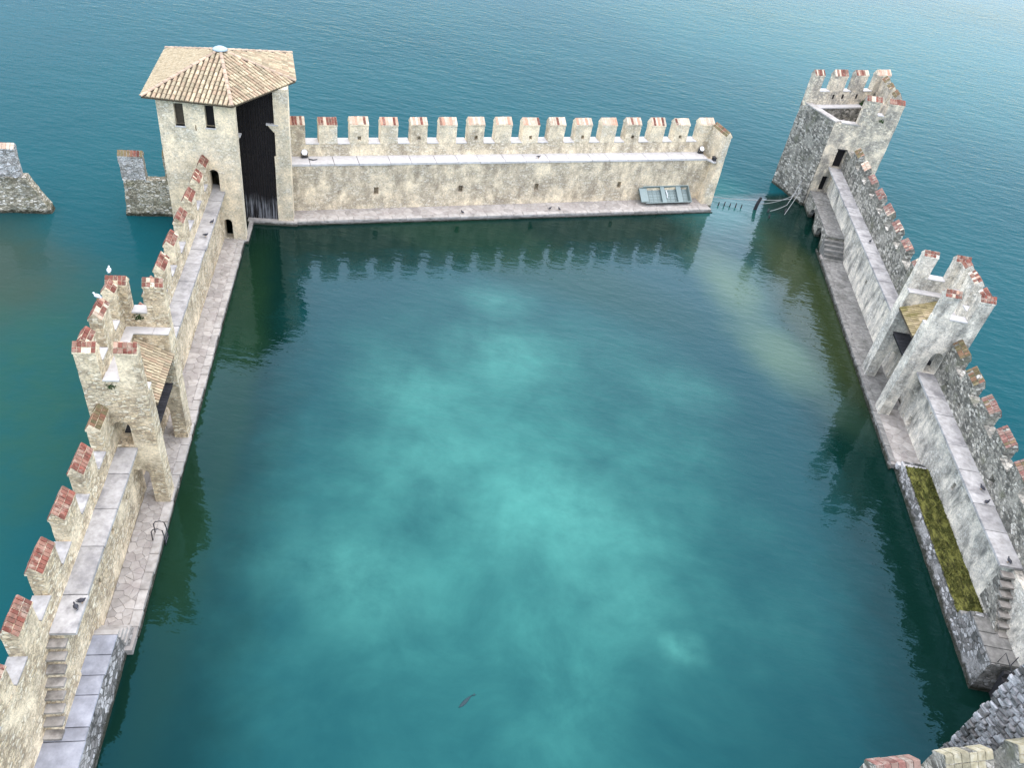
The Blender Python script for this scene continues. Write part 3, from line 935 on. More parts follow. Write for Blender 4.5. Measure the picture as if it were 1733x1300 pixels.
def midtower(F, label, aN, aS, v0, vo, mat, tilemat, kind, door=2.0, pas=(1.07, 1.86)):
    """aN: inner (south) face of the north wall, aS: south face of the south wall"""
    th, pt = 1.15, .65
    N0, N1, S0, S1 = aN - th - .15, aN, aS - th, aS
    root = thing('open_backed_tower', label, 'tower', F.p((N0 + S1) / 2, 2, 0), 'open-backed wall towers')
    for nm, x0, x1 in (('north_wall', N0, N1), ('south_wall', S0, S1)):
        m = MB()
        off = F.p(x1, 0, 0) - F.p(x0, 0, 0)
        ar = arch_pts((pas[0] + pas[1]) / 2, pas[1] - pas[0], .38, 3.3)
        low = [(v0, .38)] + ar + [(vo, .38), (vo, ZW), (v0 + .04, ZW)]
        m.prism([F.p(x0, v, z) for v, z in low], off)
        ar = arch_pts(door, .92, ZW, 7.15)
        hi = [(v0 + .04, ZW)] + ar + [(vo, ZW), (vo, 9.05), (v0 + .1, 9.05)]
        m.prism([F.p(x0, v, z) for v, z in hi], off)
        m.build('side_wall', mat, root)
    m = MB()
    m.box(F, N0, S1, vo - 1.25, vo, -1.2, .4, .6)
    m.box(F, N1, S0, vo - 1.15, vo - .01, .4, 9.05, .5)
    m.rough(.02, 1)
    m.build('rear_wall', mat, root)
    # parapets above the ledge
    zc, ze, zr = 10.15, 11.95, 12.5
    p0 = v0 + .12
    m = MB()
    m.box(F, N0, N0 + pt, p0, vo, 9.05, zc, .4)
    m.box(F, S1 - pt, S1 - .005, p0, vo, 9.05, zc, .4)
    m.box(F, N0 + pt, S1 - pt, vo - pt, vo - .01, 9.05, zc - .004, .4)
    m.rough(.03, 1.2, .02)
    m.build('parapet', mat, root)
    w = 1.15
    vm = vo - 1.1
    for (x0, x1) in ((N0 + pt, N0), (S1 - pt, S1)):
        kw = dict(kind=kind, mat=mat, along='v', rows=2)
        xr = (x0 + x1) / 2 + (x0 - x1) * .05
        merlon(root, F, p0 + .02, p0 + w, x0, xr, x1, zc, ze, zr, nx=5, mixk='oldbrick', mixp=.12, outrows=2, **kw)
        merlon(root, F, vm, vo, x0, xr, x1, zc, ze, zr, nx=5, outrows=2, **kw)
    vr = vo - pt * .45
    merlon(root, F, N0 + pt, N0 + 1.55, vo - pt, vr, vo, zc, ze, zr, kind, mat, nx=4)
    merlon(root, F, S1 - 1.7, S1 - pt, vo - pt, vr, vo, zc, ze, zr, kind, mat, nx=4)
    c = (N0 + S1) / 2 - .15
    merlon(root, F, c - .8, c + .8, vo - pt, vr, vo, zc, ze, zr, kind, mat, nx=6, mixk='oldbrick', mixp=.3)
    for a0, a1, q0, q1 in ((N0 - .05, N0 + pt + .05, p0 + w + .03, vm - .03), (S1 - pt - .05, S1 + .05, p0 + w + .03, vm - .03),
                           (N0 + 1.6, c - .84, vo - pt - .05, vo + .05), (c + .84, S1 - 1.75, vo - pt - .05, vo + .05)):
        m = MB()
        m.box(F, a0, a1, q0, q1, zc - .015, zc + .08, .4)
        m.rough(.012, 2)
        m.build('crenel_slab', 'white', root)
    # pale ledge slabs on the inner offset
    for a0, a1, q0, q1 in ((N0 + pt - .02, N1 + .05, v0 + .1, 1.2), (N0 + pt - .02, N1 + .05, 1.22, vo - 1.18), (N0 + pt, (N1 + S0) / 2, vo - 1.2, vo - pt + .02), ((N1 + S0) / 2 + .02, S0, vo - 1.2, vo - pt + .02), (S0 - .05, S1 - pt + .02, v0 + .1, vo - 1.2)):
        m = MB()
        m.box(F, a0, a1, q0, q1, 9.045, 9.12, .5)
        m.rough(.008, 2)
        m.build('ledge_slab', 'white', root)
    # lean-to tiled roof falling towards the basin
    T, E = (vo - 1.2, 8.72), (v0 - .02, 7.55)
    m = MB()
    off = Vector((0, 0, -.16))
    m.prism([F.p(N1, T[0], T[1]), F.p(S0, T[0], T[1]), F.p(S0, E[0], E[1]), F.p(N1, E[0], E[1])], off)
    roof = m.build('roof', 'pan', root)
    X = F.u
    d = F.p(0, E[0], E[1]) - F.p(0, T[0], T[1])
    Lr = d.length
    dn = d.normalized()
    nz = X.cross(-dn)
    if nz.z < 0:
        nz = -nz
    ncol = round((S0 - N1) / .245)
    pw = (S0 - N1) / ncol
    nr = 6
    for i in range(ncol):
        for j in range(nr):
            c_ = F.p(N1 + (i + .5) * pw, T[0], T[1]) + d * ((j + .5) / nr) + nz * (.012 + .012 * random.random())
            c_ += X * (random.random() - .5) * .02
            link('tile', TILE[tilemat], roof, basis(c_, X, -dn, nz, pw * .80, Lr / nr * 1.04, pw * .62))
    # timber gallery floor at walkway level
    npl = round((S0 - N1) / .24)
    for i in range(npl):
        m = MB()
        x = N1 + (S0 - N1) * i / npl
        m.box(F, x + .012, x + (S0 - N1) / npl - .012, .55, vo - 1.15, ZW - .02 + (random.random() - .5) * .02, ZW + .06)
        m.build('floor_plank', 'woodgrey', root)
    for v in (.62, 1.6, vo - 1.3):
        m = MB()
        m.box(F, N1, S0, v, v + .18, ZW - .26, ZW - .021)
        m.build('floor_beam', 'wood', root)
    return root

midtower(LF, 'cream stone tower with red brick merlon caps and tiled lean-to roof on the left wall', 26.62, 32.35, .22, 3.50, 'cream', 'tile', 'brick')
midtower(RF, 'pale stone tower with red brick caps and mossy lean-to roof on the right wall', 22.95, 28.2, .08, 3.85, 'pale', 'mosstile', 'brick', door=2.05, pas=(.98, 2.0))

# ================================================================== TILED TOWER
def qwall(m, p, q, th, z0, z1, inward, res=.5, lean=0.0):
    """wall between plan points p,q; inward is a point on the inner side"""
    d = Vector((q.x - p.x, q.y - p.y, 0)).normalized()
    n = Vector((-d.y, d.x, 0))
    if n.dot(Vector((inward.x - p.x, inward.y - p.y, 0))) < 0:
        n = -n
    a, b = Vector((p.x, p.y, z0)) - n * lean, Vector((q.x, q.y, z0)) - n * lean
    a1, b1 = Vector((p.x, p.y, z1)), Vector((q.x, q.y, z1))
    m.hexa([a, b, b + n * (th + lean), a + n * (th + lean), a1, b1, b1 + n * th, a1 + n * th], res)

tt = thing('square_tower', 'tall cream tower with a hipped tile roof at the far left corner of the basin', 'tower', LF.p(-5, 2, 0))
TF = Frame(LF.p(.28, 0), LF.n, -LF.u)                     # a = v of LF, v = depth into the tower
m = MB()
off = TF.p(0, 1.0) - TF.p(0, 0)
m.box(TF, -.04, 6.05, 0, 1.0, -1.2, .44, .5)
low = [(-.04, .44)] + arch_pts(1.39, .72, .44, 2.45) + [(6.05, .44), (6.05, ZW), (-.04, ZW)]
m.prism([TF.p(s, 0, z) for s, z in low], off)
up = [(-.04, ZW)] + arch_pts(2.14, .80, ZW, 7.2) + [(6.05, ZW), (6.05, 9.0), (-.04, 9.0)]
m.prism([TF.p(s, 0, z) for s, z in up], off)
m.relief(TF, -.04, 6.05, 9.0, 13.1, 0, 1.0, [(1.58, 2.32, 10.95, 12.85, .95), (3.98, 4.72, 10.95, 12.85, .95), (3.1, 3.2, 10.6, 11.1, .3)], .5)
m.build('front_wall', 'plaster', tt)
m = MB()
mid = LF.p(-6, 2)
qwall(m, LF.p(.27, 6.05), LF.p(-11.0, 6.9), 1.0, -1.2, 13.1, mid, .6)
qwall(m, LF.p(-11.0, 6.9), LF.p(-12.6, -3.0), 1.0, -1.2, 13.1, mid, 1)
qwall(m, LF.p(-12.6, -3.0), LF.p(-4.8, -3.86), 1.0, -1.2, 13.1, mid, 1)
m.rough(.03, .9, .02)
m.build('outer_wall', 'plaster', tt)
m = MB()
m.hexa([LF.p(-4.2, .80, -1.2), LF.p(-.70, .16, -1.2), LF.p(-.70, .9, -1.2), LF.p(-4.2, 1.6, -1.2), LF.p(-4.2, .80, 13.1), LF.p(-.70, .16, 13.1), LF.p(-.70, .9, 13.1), LF.p(-4.2, 1.6, 13.1)], .6)
m.build('porch_wall', 'plaster', tt)
m = MB()
m.box(LF, -4.9, -3.8, -3.92, -2.66, -1.2, 13.15, .5)
m.box(LF, -4.8, -3.78, -3.93, -2.52, -1.2, 6.9, .5)
m.rough(.015, .9)
m.build('gate_pillar', 'plaster', tt)
for (a0, a1, v0, v1, z) in ((-4.7, -3.72, -3.0, -1.95, 9.95), (-2.6, -1.8, .02, .5, 9.45)):
    m = MB()
    m.box(LF, a0, a1, v0, v1, z - .11, z)
    m.build('corbel_slab', 'white', tt)
    m = MB()
    m.box(LF, a0 + .05, a1 - .05, v0 + .62 * (v1 - v0) if v0 > -1 else v0, v1 if v0 > -1 else v0 + .38 * (v1 - v0), z - .75, z - .112, 0, t=(a0 + .05, a1 - .05, v0 + .1, v1 - .12))
    m.build('corbel', 'plaster', tt)
# black boarding of the water gate
nb_ = 16
for i in range(nb_):
    v0, v1 = .85 - 3.45 * i / nb_, .85 - 3.45 * (i + 1) / nb_
    m = MB()
    m.box(LF, -4.06 - (i % 2) * .035, -3.98 - (i % 2) * .035, v0 - .012, v1 + .012, .38, 13.05)
    m.build('board', 'gateboard', tt)
for z in (2.3, 4.7, 6.9, 9.1, 11.2):
    m = MB()
    m.box(LF, -4.28, -4.1, -2.7, .7, z, z + .22)
    m.build('rail', 'wood', tt)
# window shutter, dark panel for the other window's interior, sills
m = MB()
m.box(TF, 4.06, 4.70, .45, .5, 10.97, 12.84)
m.build('shutter_or_shade_panel', 'browntimber', tt)
m = MB()
m.box(TF, 1.59, 2.31, .5, .55, 10.97, 12.84)
m.build('shutter_or_shade_panel', 'wood', tt)  # black panel painting the unlit inside of the right window
for v in (1.58, 3.98):
    m = MB()
    m.box(TF, v - .06, v + .80, -.05, .4, 10.84, 10.95)
    m.build('window_sill', 'white', tt)
m = MB()
m.box(TF, 1.7, 2.55, -.02, 1.2, ZW - .12, ZW + .012)
m.build('threshold', 'slab', tt)
# roof
ZE = 13.25
EA = [LF.p(.47, 7.06, ZE), LF.p(1.05, -.05, ZE), LF.p(-5.8, -4.47, ZE), LF.p(-13.15, -3.45, ZE), LF.p(-11.36, 7.5, ZE)]
AP = LF.p(-6.25, 1.8, 15.25)
m = MB()
dz = Vector((0, 0, -.14))
for i in range(5):
    p, q = EA[i], EA[(i + 1) % 5]
    m.face([p, q, AP])
    m.face([p, q, q + dz, p + dz])
m.f.append([m.vert(p + dz) for p in EA])
roof = m.build('roof', 'pan', tt)


def tile_field(p, q, ap, pw, tl):
    X = (q - p)
    L = X.length
    X.normalize()
    s_ap = (ap - p).dot(X)
    foot = p + X * s_ap
    Yv = ap - foot
    Hh = Yv.length
    Y = Yv.normalized()
    Zn = X.cross(Y)
    if Zn.z < 0:
        Zn = -Zn
    n = round(L / pw)
    pw = L / n
    out = []
    for i in range(n):
        s = (i + .5) * pw
        hmax = Hh * (s / s_ap if s < s_ap else (L - s) / (L - s_ap))
        k = int((hmax + tl * .35) / tl)
        for j in range(k):
            c = p + X * (s + (random.random() - .5) * .03) + Y * (tl * (j + .42)) + Zn * (.015 + .02 * random.random())
            out.append(basis(c, X, Y, Zn, pw * .80, tl * 1.03, pw * .62))
    return out

for i in (0, 1, 2):
    for M in tile_field(EA[i], EA[i + 1], AP, .37, .60):
        link('tile', TILE['tile'], roof, M)
m = MB()
for i in (3, 4):
    for M in tile_field(EA[i], EA[(i + 1) % 5], AP, .37, .60):
        tm = TILE['tile']
        vs = [M @ v.co for v in tm.vertices]
        for f in tm.polygons:
            m.face([vs[k] for k in f.vertices])
rt = m.build('roof_tiles', 'tile', roof)
rt['kind'] = 'stuff'
for i in range(5):
    p = EA[i]
    d = AP - p
    n = 11
    Y = d.normalized()
    X = Y.cross(Vector((0, 0, 1))).normalized()
    Z = X.cross(Y)
    for j in range(n):
        c = p + d * ((j + .5) / n) + Z * .05
        link('ridge_tile', TILE['ridge'], roof, basis(c, X, Y, Z, .34, d.length / n * 1.05, .26))
m = MB()
m.tube([AP + Vector((0, 0, .02)), AP + Vector((0, 0, .14)), AP + Vector((0, 0, .26)), AP + Vector((0, 0, .34))], [.66, .56, .32, .06], 14)
m.build('apex_cap', 'lead', roof, True)

# ================================================================== HARBOUR-MOUTH TOWER
et = thing('roofless_tower', 'grey roofless tower with battlements guarding the harbour mouth, upper right', 'tower', RF.p(-16, 2, 0))
W_, N_, SE_, NE_ = RF.p(-16.6, -3.0), RF.p(-11.15, -.05), RF.p(-11.75, 6.8), RF.p(-21.9, 6.9)
mid = RF.p(-15.5, 3)
m = MB()
qwall(m, W_, N_, .75, -1.2, 10.35, mid, .5, .25)
m.rough(.07, 1.0, .04)
m.build('dock_wall', 'grey', et)
sfu = (SE_ - N_)
SFt = Frame(N_, sfu, Vector((-sfu.y, sfu.x, 0)) if Vector((-sfu.y, sfu.x, 0)).dot(mid - N_) > 0 else Vector((sfu.y, -sfu.x, 0)))
m = MB()
m.relief(SFt, 0, 3.0, -1.2, 10.3, 0, .8, [(1.0, 1.75, 2.15, 4.0, .7), (1.55, 2.6, ZW - .02, 7.3, .7)], .5)
m.relief(SFt, 3.0, 6.85, -1.2, 11.7, 0, .8, [(3.9, 4.0, 11.0, 11.5, .3)], .5)
m.rough(.04, 1.0, .02)
m.build('front_wall', 'weathered', et)
m = MB()
m.box(SFt, 1.45, 2.7, -.04, .3, 7.3, 7.42)
m.build('lintel', 'woodgrey', et)
for s0, s1, z0, z1 in ((1.0, 1.75, 2.15, 4.0), (1.55, 2.6, ZW, 7.3)):
    m = MB()
    m.box(SFt, s0, s1, .45, .5, z0, z1)
    m.build('door', 'wood', et)
m = MB()
qwall(m, SE_, NE_, .8, -1.2, 11.7, mid, .6)
qwall(m, NE_, W_, .8, -1.2, 11.75, mid, .5)
m.rough(.04, 1.0, .02)
m.build('outer_wall', 'weathered', et)
# low copings on the basin side
dW = (N_ - W_)
nW = Vector((-dW.y, dW.x, 0)).normalized()
if nW.dot(mid - W_) < 0:
    nW = -nW
WFr = Frame(W_, dW, nW)
for i in range(4):
    m = MB()
    L = dW.length
    m.box(WFr, .6 + (L - .6) * i / 4 + .02, .6 + (L - .6) * (i + 1) / 4 - .02, -.06, .82, 10.32, 10.46, .4)
    m.rough(.03, 1.5)
    m.build('coping_stone', 'coping', et)
for i in range(2):
    m = MB()
    m.box(SFt, .75 + 1.12 * i, 1.85 + 1.12 * i, -.05, .84, 10.28, 10.42, .4)
    m.rough(.03, 1.5)
    m.build('coping_stone', 'coping', et)
dN = (NE_ - W_)
nN = Vector((-dN.y, dN.x, 0)).normalized()
if nN.dot(mid - W_) < 0:
    nN = -nN
NFr = Frame(W_, dN, -nN)                                   # v<0 is the inner side
LN = dN.length
for (a0, a1, k) in ((.0, 1.3, 'brick'), (2.9, 4.75, 'brick'), (6.0, 7.85, 'brick'), (9.2, LN, 'oldbrick')):
    merlon(et, NFr, a0, a1, -.78, -.28, -.02, 11.75, 13.45, 14.1, k, 'weathered', mixk='oldbrick', mixp=.2, nx=7, rows=1, hole=None)
for a0, a1 in ((1.33, 2.87), (4.78, 5.97), (7.88, 9.17)):
    m = MB()
    m.box(NFr, a0, a1, -.86, .04, 11.73, 11.82, .4)
    m.rough(.012, 2)
    m.build('crenel_slab', 'white', et)
for i in range(3):                                          # wall-walk of the far side
    m = MB()
    m.box(NFr, .7 + 3.2 * i, 3.87 + 3.2 * i, -1.7, -.79, 10.05, 10.2, .5)
    m.rough(.012, 2)
    m.build('walkway_slab', 'white', et)
m = MB()
m.box(NFr, .8, LN - .8, -1.6, -.79, 4, 10.04, .6)
m.build('walkway_base', 'grey', et)
for (a0, a1) in ((3.5, 3.75), (4.9, 5.15), (7.0, 7.25)):  # dark plates on the solid wall, painting the shade of loopholes
    m = MB()
    m.box(NFr, a0, a1, -.83, -.80, 10.9, 11.4)
    m.build('loophole_shade_plate', 'dark', et)
m = MB()
m.f.append([m.vert(p) for p in [Vector((p.x, p.y, 5.0)).lerp(Vector((mid.x, mid.y, 5.0)), .16) for p in (W_, N_, SE_, NE_)]])
m.build('floor', 'grey', et)
dE = (NE_ - SE_)
nE = Vector((-dE.y, dE.x, 0)).normalized()
if nE.dot(mid - SE_) < 0:
    nE = -nE
EFr = Frame(SE_, dE, -nE)
for (a0, a1) in ((1.9, 3.4), (4.4, 5.9), (6.9, 8.4)):
    merlon(et, EFr, a0, a1, -.76, -.4, -.02, 11.7, 13.2, 13.8, 'mossbrick', 'weathered', mixk='oldbrick', mixp=.1, nx=5)
for (a0, a1) in ((2.55, 4.3), (5.1, 6.83)):
    merlon(et, SFt, a0, a1, .02, .5, .78, 11.7 if a0 > 3 else 10.3, 13.0, 13.6, 'brick', 'weathered', mixk='oldbrick', mixp=.08, nx=7, rows=1, outrows=1)
m = MB()
m.box(SFt, 4.33, 5.07, -.05, .84, 11.69, 11.78, .4)
m.build('crenel_slab', 'white', et)

# arched landing stage at its foot
br = thing('landing_stage', 'grey stone landing stage on two arches with steps, at the foot of the roofless tower', 'landing stage', RF.p(-5, 1, 0))
m = MB()
ol = [(-11.1, -1.2)]
for c, w in ((-6.7, 3.0), (-2.2, 2.4)):
    ol += arch_pts(c, w, -1.2, 1.55, 12)
ol += [(.45, -1.2), (.45, 2.0), (-11.1, 2.0)]
m.prism([RF.p(a, .12, z) for a, z in ol], RF.p(0, .6) - RF.p(0, .12))
m.box(RF, -11.1, .45, .62, 2.1, 1.7, 2.0, .8)
m.box(RF, -11.1, .45, 1.5, 2.1, -1.2, 1.7, 1)
m.build('arcade', 'grey', br)
voro_flags(br, RF, -11.0, .45, .12, 2.1, 2.1, .55, 'greyflag', seed=61, th=.12)
for i in range(5):
    m = MB()
    z = 2.1 - .32 * (i + 1)
    m.box(RF, .47 + .46 * i, .47 + .46 * (i + 1) + .04, -.1 + .03 * i, 2.1, -.8, z, .4)
    m.rough(.035, 1.8, .02)
    m.build('step', 'greyflag', br)

# ================================================================== RUINED WALL IN THE LAKE
rv = thing('ruined_wall', 'broken grey stone wall with a brick-capped merlon standing in the lake, left edge', 'ruin', VF.p(-5, .5, 0), 'ruined wall stubs in the lake')
m = MB()
m.hexa([VF.p(-14, 0, -1), VF.p(.15, 0, -1), VF.p(.15, 1.3, -1), VF.p(-14, 1.3, -1), VF.p(-14, .25, 3.3), VF.p(-1.75, .25, 3.5), VF.p(-1.75, 1.1, 3.5), VF.p(-14, 1.1, 3.3)], .35)
m.rough(.13, 1.2, .06)
m.build('wall_body', 'ruin', rv)
merlon(rv, VF, -4.5, -2.15, .28, .75, 1.05, 3.4, 5.95, 6.5, 'oldbrick', 'ruinlight', mixk='brick', mixp=.25, amp=.08, rows=1, nx=8)
rv2 = thing('ruined_wall', 'mossy stone wall stub with one tall merlon against the tiled tower', 'ruin', VF.p(8, .5, 0), 'ruined wall stubs in the lake')
m = MB()
m.hexa([VF.p(6.0, 0, -1), VF.p(11.0, 0, -1), VF.p(11.0, 1.3, -1), VF.p(6.0, 1.3, -1), VF.p(6.35, .2, 3.6), VF.p(11.0, .2, 3.6), VF.p(11.0, 1.1, 3.6), VF.p(6.35, 1.1, 3.6)], .35)
m.rough(.10, 1.2, .06)
m.build('wall_body', 'ruin', rv2)
merlon(rv2, VF, 6.2, 8.3, .22, .65, 1.05, 3.5, 5.7, 6.25, 'mossbrick', 'ruinlight', amp=.06, rows=1, nx=8, mixk='brick', mixp=.15)
merlon(rv2, VF, 9.95, 10.9, .22, .65, 1.05, 3.5, 5.9, 6.4, 'mossbrick', 'ruin', amp=.06, rows=1, nx=4)

# ================================================================== NEAR WALLS, LOWER RIGHT CORNER
nb2 = thing('rubble_wall', 'tall dark grey rubble wall end with ragged corner stones, lower right corner', 'castle wall', (27, 22, 0))
K = Vector((25.45, 22.9, 0))
e1, e2 = Vector((.92, .39, 0)).normalized(), Vector((.39, -.92, 0)).normalized()
KF = Frame(K, e2, e1)
m = MB()
m.box(KF, 0.0, 5.5, .05, 9, -1.2, 15, .8)
m.build('wall_body', 'wetrubble', nb2)
m = None
STN = [chipped('stone', 'wetrubble', 100 + i, .25, .22) for i in range(6)]
MAT['stone'] = masonry('grey_stone', [(.36, .35, .345), (.25, .245, .24), (.50, .49, .485), (.15, .15, .145)], (.44, .43, .43), .5, .7, 1.6, dark=(.07, .07, .065), dark_amt=.6, bump=.6)
_t = MAT['stone'].node_tree
_b = _t.nodes['Principled BSDF']
_src = _b.inputs['Base Color'].links[0].from_socket
_mx = _t.nodes.new('ShaderNodeMix')
_mx.data_type, _mx.blend_type = 'RGBA', 'MULTIPLY'
_mx.inputs[0].default_value = 1.0
_rp = _t.nodes.new('ShaderNodeValToRGB')
_rp.color_ramp.elements[0].color = (.42, .40, .37, 1)
_rp.color_ramp.elements[1].color = (1.2, 1.2, 1.2, 1)
_t.links.new(_t.nodes.new('ShaderNodeObjectInfo').outputs['Random'], _rp.inputs[0])
_t.links.new(_src, _mx.inputs[6])
_t.links.new(_rp.outputs[0], _mx.inputs[7])
_t.links.new(_mx.outputs[2], _b.inputs['Base Color'])
for s in STN:
    s.materials[0] = MAT['stone']
cnt = 0
z = 0.0
while z < 9.8:
    hh = .22 + random.random() * .12
    s = -.10 - random.random() * .14
    while s < 2.7 and cnt < 298:
        L = .28 + random.random() * .34
        c = K + e2 * (s + L / 2) + e1 * .08 + Vector((0, 0, z + hh / 2))
        t_ = random.gauss(0, .10)
        x_ = e2 * math.cos(t_) + Vector((0, 0, math.sin(t_)))
        y_ = Vector((0, 0, math.cos(t_))) - e2 * math.sin(t_)
        link('stone', random.choice(STN), nb2, basis(c, x_, y_, -e1, L * (.88 + .16 * random.random()), hh * (.82 + .22 * random.random()), .12 + random.random() * .16))
        s += L
        cnt += 1
    z += hh

sw = thing('curtain_wall', 'near battlement with worn brick caps cut off by the bottom edge of the picture', 'castle wall', SF.p(3, 0, 0), 'crenellated walls round the basin')
m = MB()
m.box(SF, -3.0, 14, -.55, .45, -1.2, 6.5, .6)
m.rough(.04, 1, .02)
m.build('wall_body', 'grey', sw)
merlon(sw, SF, -.1, 2.0, -.55, -.02, .42, 6.5, 7.75, 8.32, 'darkbrick', 'grey', nx=6)
merlon(sw, SF, 3.2, 5.5, -.55, -.02, .42, 6.5, 7.9, 8.5, 'lichen', 'grey', nx=6)
merlon(sw, SF, 6.75, 9.0, -.55, -.02, .42, 6.5, 8.1, 8.7, 'lichen', 'grey', nx=6)
for g0, g1 in ((2.04, 3.16), (5.54, 6.7)):
    m = MB()
    m.box(SF, g0, g1, -.62, .5, 6.48, 6.6, .4)
    m.rough(.02, 2)
    m.build('crenel_slab', 'white', sw)

# ================================================================== THINGS
# --- boat tilted on the quay against the wall
bt = thing('rowing_boat', 'grey-green flat-bottomed boat tilted on its side against the far wall', 'boat', B2.p(41, -.8, Q))
g = R_(38)
bo = B2.p(37.75, -1.65 + .05, .86)
Xb = B2.u.copy()
Yb = B2.n * math.cos(g) + Vector((0, 0, math.sin(g)))
Zb = Xb.cross(Yb)
if Zb.z < 0:
    Zb = -Zb
def bp(x, y, z):
    return bo + Xb * x + Yb * y + Zb * z
Lb, Wb, Db = 6.4, 2.0, .48
def width(x):
    return 1.0 - .16 * max(0, (1.3 - x) / 1.3) ** 1.5
m = MB()
nx_ = 16
def hull(off, dz):
    rows = []
    for i in range(nx_ + 1):
        x = Lb * i / nx_
        w = Wb / 2 * width(x)
        rise = .30 * max(0, (1.2 - x) / 1.2) ** 1.6
        rows.append([bp(x, Wb / 2 - w + off, 0), bp(x, Wb / 2 - w * .84 + off * .6, -Db + rise + dz), bp(x, Wb / 2 + w * .84 - off * .6, -Db + rise + dz), bp(x, Wb / 2 + w - off, 0)])
    return rows
O_, I_ = hull(0, 0), hull(.05, .05)
for i in range(nx_):
    for k in range(3):
        m.face([O_[i][k], O_[i][k + 1], O_[i + 1][k + 1], O_[i + 1][k]])
        m.face([I_[i][k], I_[i][k + 1], I_[i + 1][k + 1], I_[i + 1][k]])
    for k in (0, 3):
        m.face([O_[i][k], O_[i + 1][k], I_[i + 1][k], I_[i][k]])
for i in (0, nx_):
    m.face(O_[i])
    m.face(I_[i])
m.build('hull', 'boat', bt)
def bbox(name, x0, x1, y0, y1, z0, z1, mat):
    q = MB()
    q.hexa([bp(x0, y0, z0), bp(x1, y0, z0), bp(x1, y1, z0), bp(x0, y1, z0), bp(x0, y0, z1), bp(x1, y0, z1), bp(x1, y1, z1), bp(x0, y1, z1)])
    return q.build(name, mat, bt)
bbox('foredeck', .06, 1.0, .22, 1.78, -.10, -.02, 'boatfloor')
bbox('bench', 2.75, 3.25, .06, 1.94, -.12, -.04, 'boatfloor')
bbox('bench', 4.75, 5.35, .06, 1.94, -.12, -.04, 'boatfloor')
bbox('transom', 6.28, 6.40, .02, 1.98, -.44, .05, 'boat')
for y0 in (-.03, 1.95):
    bbox('gunwale', .6, 6.4, y0, y0 + .08, .0, .05, 'boatfloor')
for i in range(9):
    x = 1.25 + .55 * i
    bbox('floor_rib', x, x + .05, .2, 1.8, -.425, -.37, 'boat')
for i in range(5):
    y = .28 + .32 * i
    bbox('floorboard', 1.05, 6.2, y, y + .27, -.43, -.40, 'boatfloor')
q = MB()
q.tube([bp(3.55, .7, -.3), bp(3.6, 1.1, -.25), bp(3.55, 1.6, -.28)], .06, 7)
tag(q.build('rolled_cloth', 'lampwhite'), 'white rolled cloth lying in the grey-green boat', 'cloth')

# --- floodlights on the far wall-walk
def floodlight(F, a, v, z, label):
    t = thing('floodlight', label, 'floodlight', F.p(a, v, z), 'floodlights on the far wall-walk')
    q = MB()
    b = F.p(a, v, z)
    q.box(F, a - .28, a + .28, v - .12, v + .28, z, z + .06)
    q.box(F, a - .32, a - .27, v - .05, v + .1, z + .06, z + .5)
    q.box(F, a + .27, a + .32, v - .05, v + .1, z + .06, z + .5)
    q.build('bracket', 'metal', t)
    d = (-F.n * .75 + Vector((0, 0, .66))).normalized()
    c = b + Vector((0, 0, .5))
    q = MB()
    q.tube([c - d * .25, c - d * .08, c + d * .12], [.14, .26, .30], 14)
    q.build('housing', 'metal', t, True)
    q = MB()
    q.tube([c + d * .121, c + d * .15], [.27, .27], 16)
    q.build('lens', 'lampwhite', t)
floodlight(B2, 1.55, 1.35, 5.38, 'round white floodlight on the far walkway beside the tiled tower')
floodlight(B2, 45.4, 1.3, 5.38, 'round white floodlight on the far walkway at the harbour mouth end')
q = MB()
q.tube([B2.p(1.9, .95, 5.40), B2.p(2.3, .75, 5.42), B2.p(2.7, .9, 5.40)], .06, 6)
tag(q.build('cable_coil', 'metal'), 'short dark cable on the far walkway beside the left floodlight', 'cable')
q = MB()
for k in range(3):
    q.box(B2, 45.95 + .02 * k, 46.35, -.75 + .2 * k, -.72 + .2 * k, 5.35, 5.75)
q.box(B2, 45.93, 46.37, -.78, -.28, 5.74, 5.78)
tag(q.build('metal_guard', 'metal'), 'small metal guard rail at the end of the far walkway', 'rail')

# --- ladder on the western quay
la = thing('quay_ladder', 'dark metal ladder with hooped handrails on the edge of the left quay', 'ladder', LF.p(35.2, .1, Q))
for a in (34.75, 35.35):
    q = MB()
    q.tube([LF.p(a, .62, Q), LF.p(a, .60, Q + .75), LF.p(a, .48, Q + .95), LF.p(a, .2, Q + 1.0), LF.p(a, -.02, Q + .85), LF.p(a, -.06, Q + .4), LF.p(a, -.06, -.9)], .035, 7)
    q.build('handrail', 'metal', la, True)
for i in range(4):
    q = MB()
    q.tube([LF.p(34.75, -.06, .42 - .3 * i), LF.p(35.35, -.06, .42 - .3 * i)], .03, 6)
    q.build('rung', 'metal', la)
# --- hand rail at the eastern water steps
hr = thing('hand_rail', 'thin dark hand rail at the water steps on the lower right landing', 'rail', RF.p(52.2, .9, 2.3))
for pts in ([RF.p(52.2, .85, 2.28), RF.p(52.2, .85, 3.2), RF.p(52.9, 1.25, 2.6), RF.p(53.5, 1.3, 1.6)], [RF.p(52.25, 1.6, 2.28), RF.p(52.25, 1.6, 3.1)]):
    q = MB()
    q.tube(pts, .03, 6)
    q.build('bar', 'metal', hr)

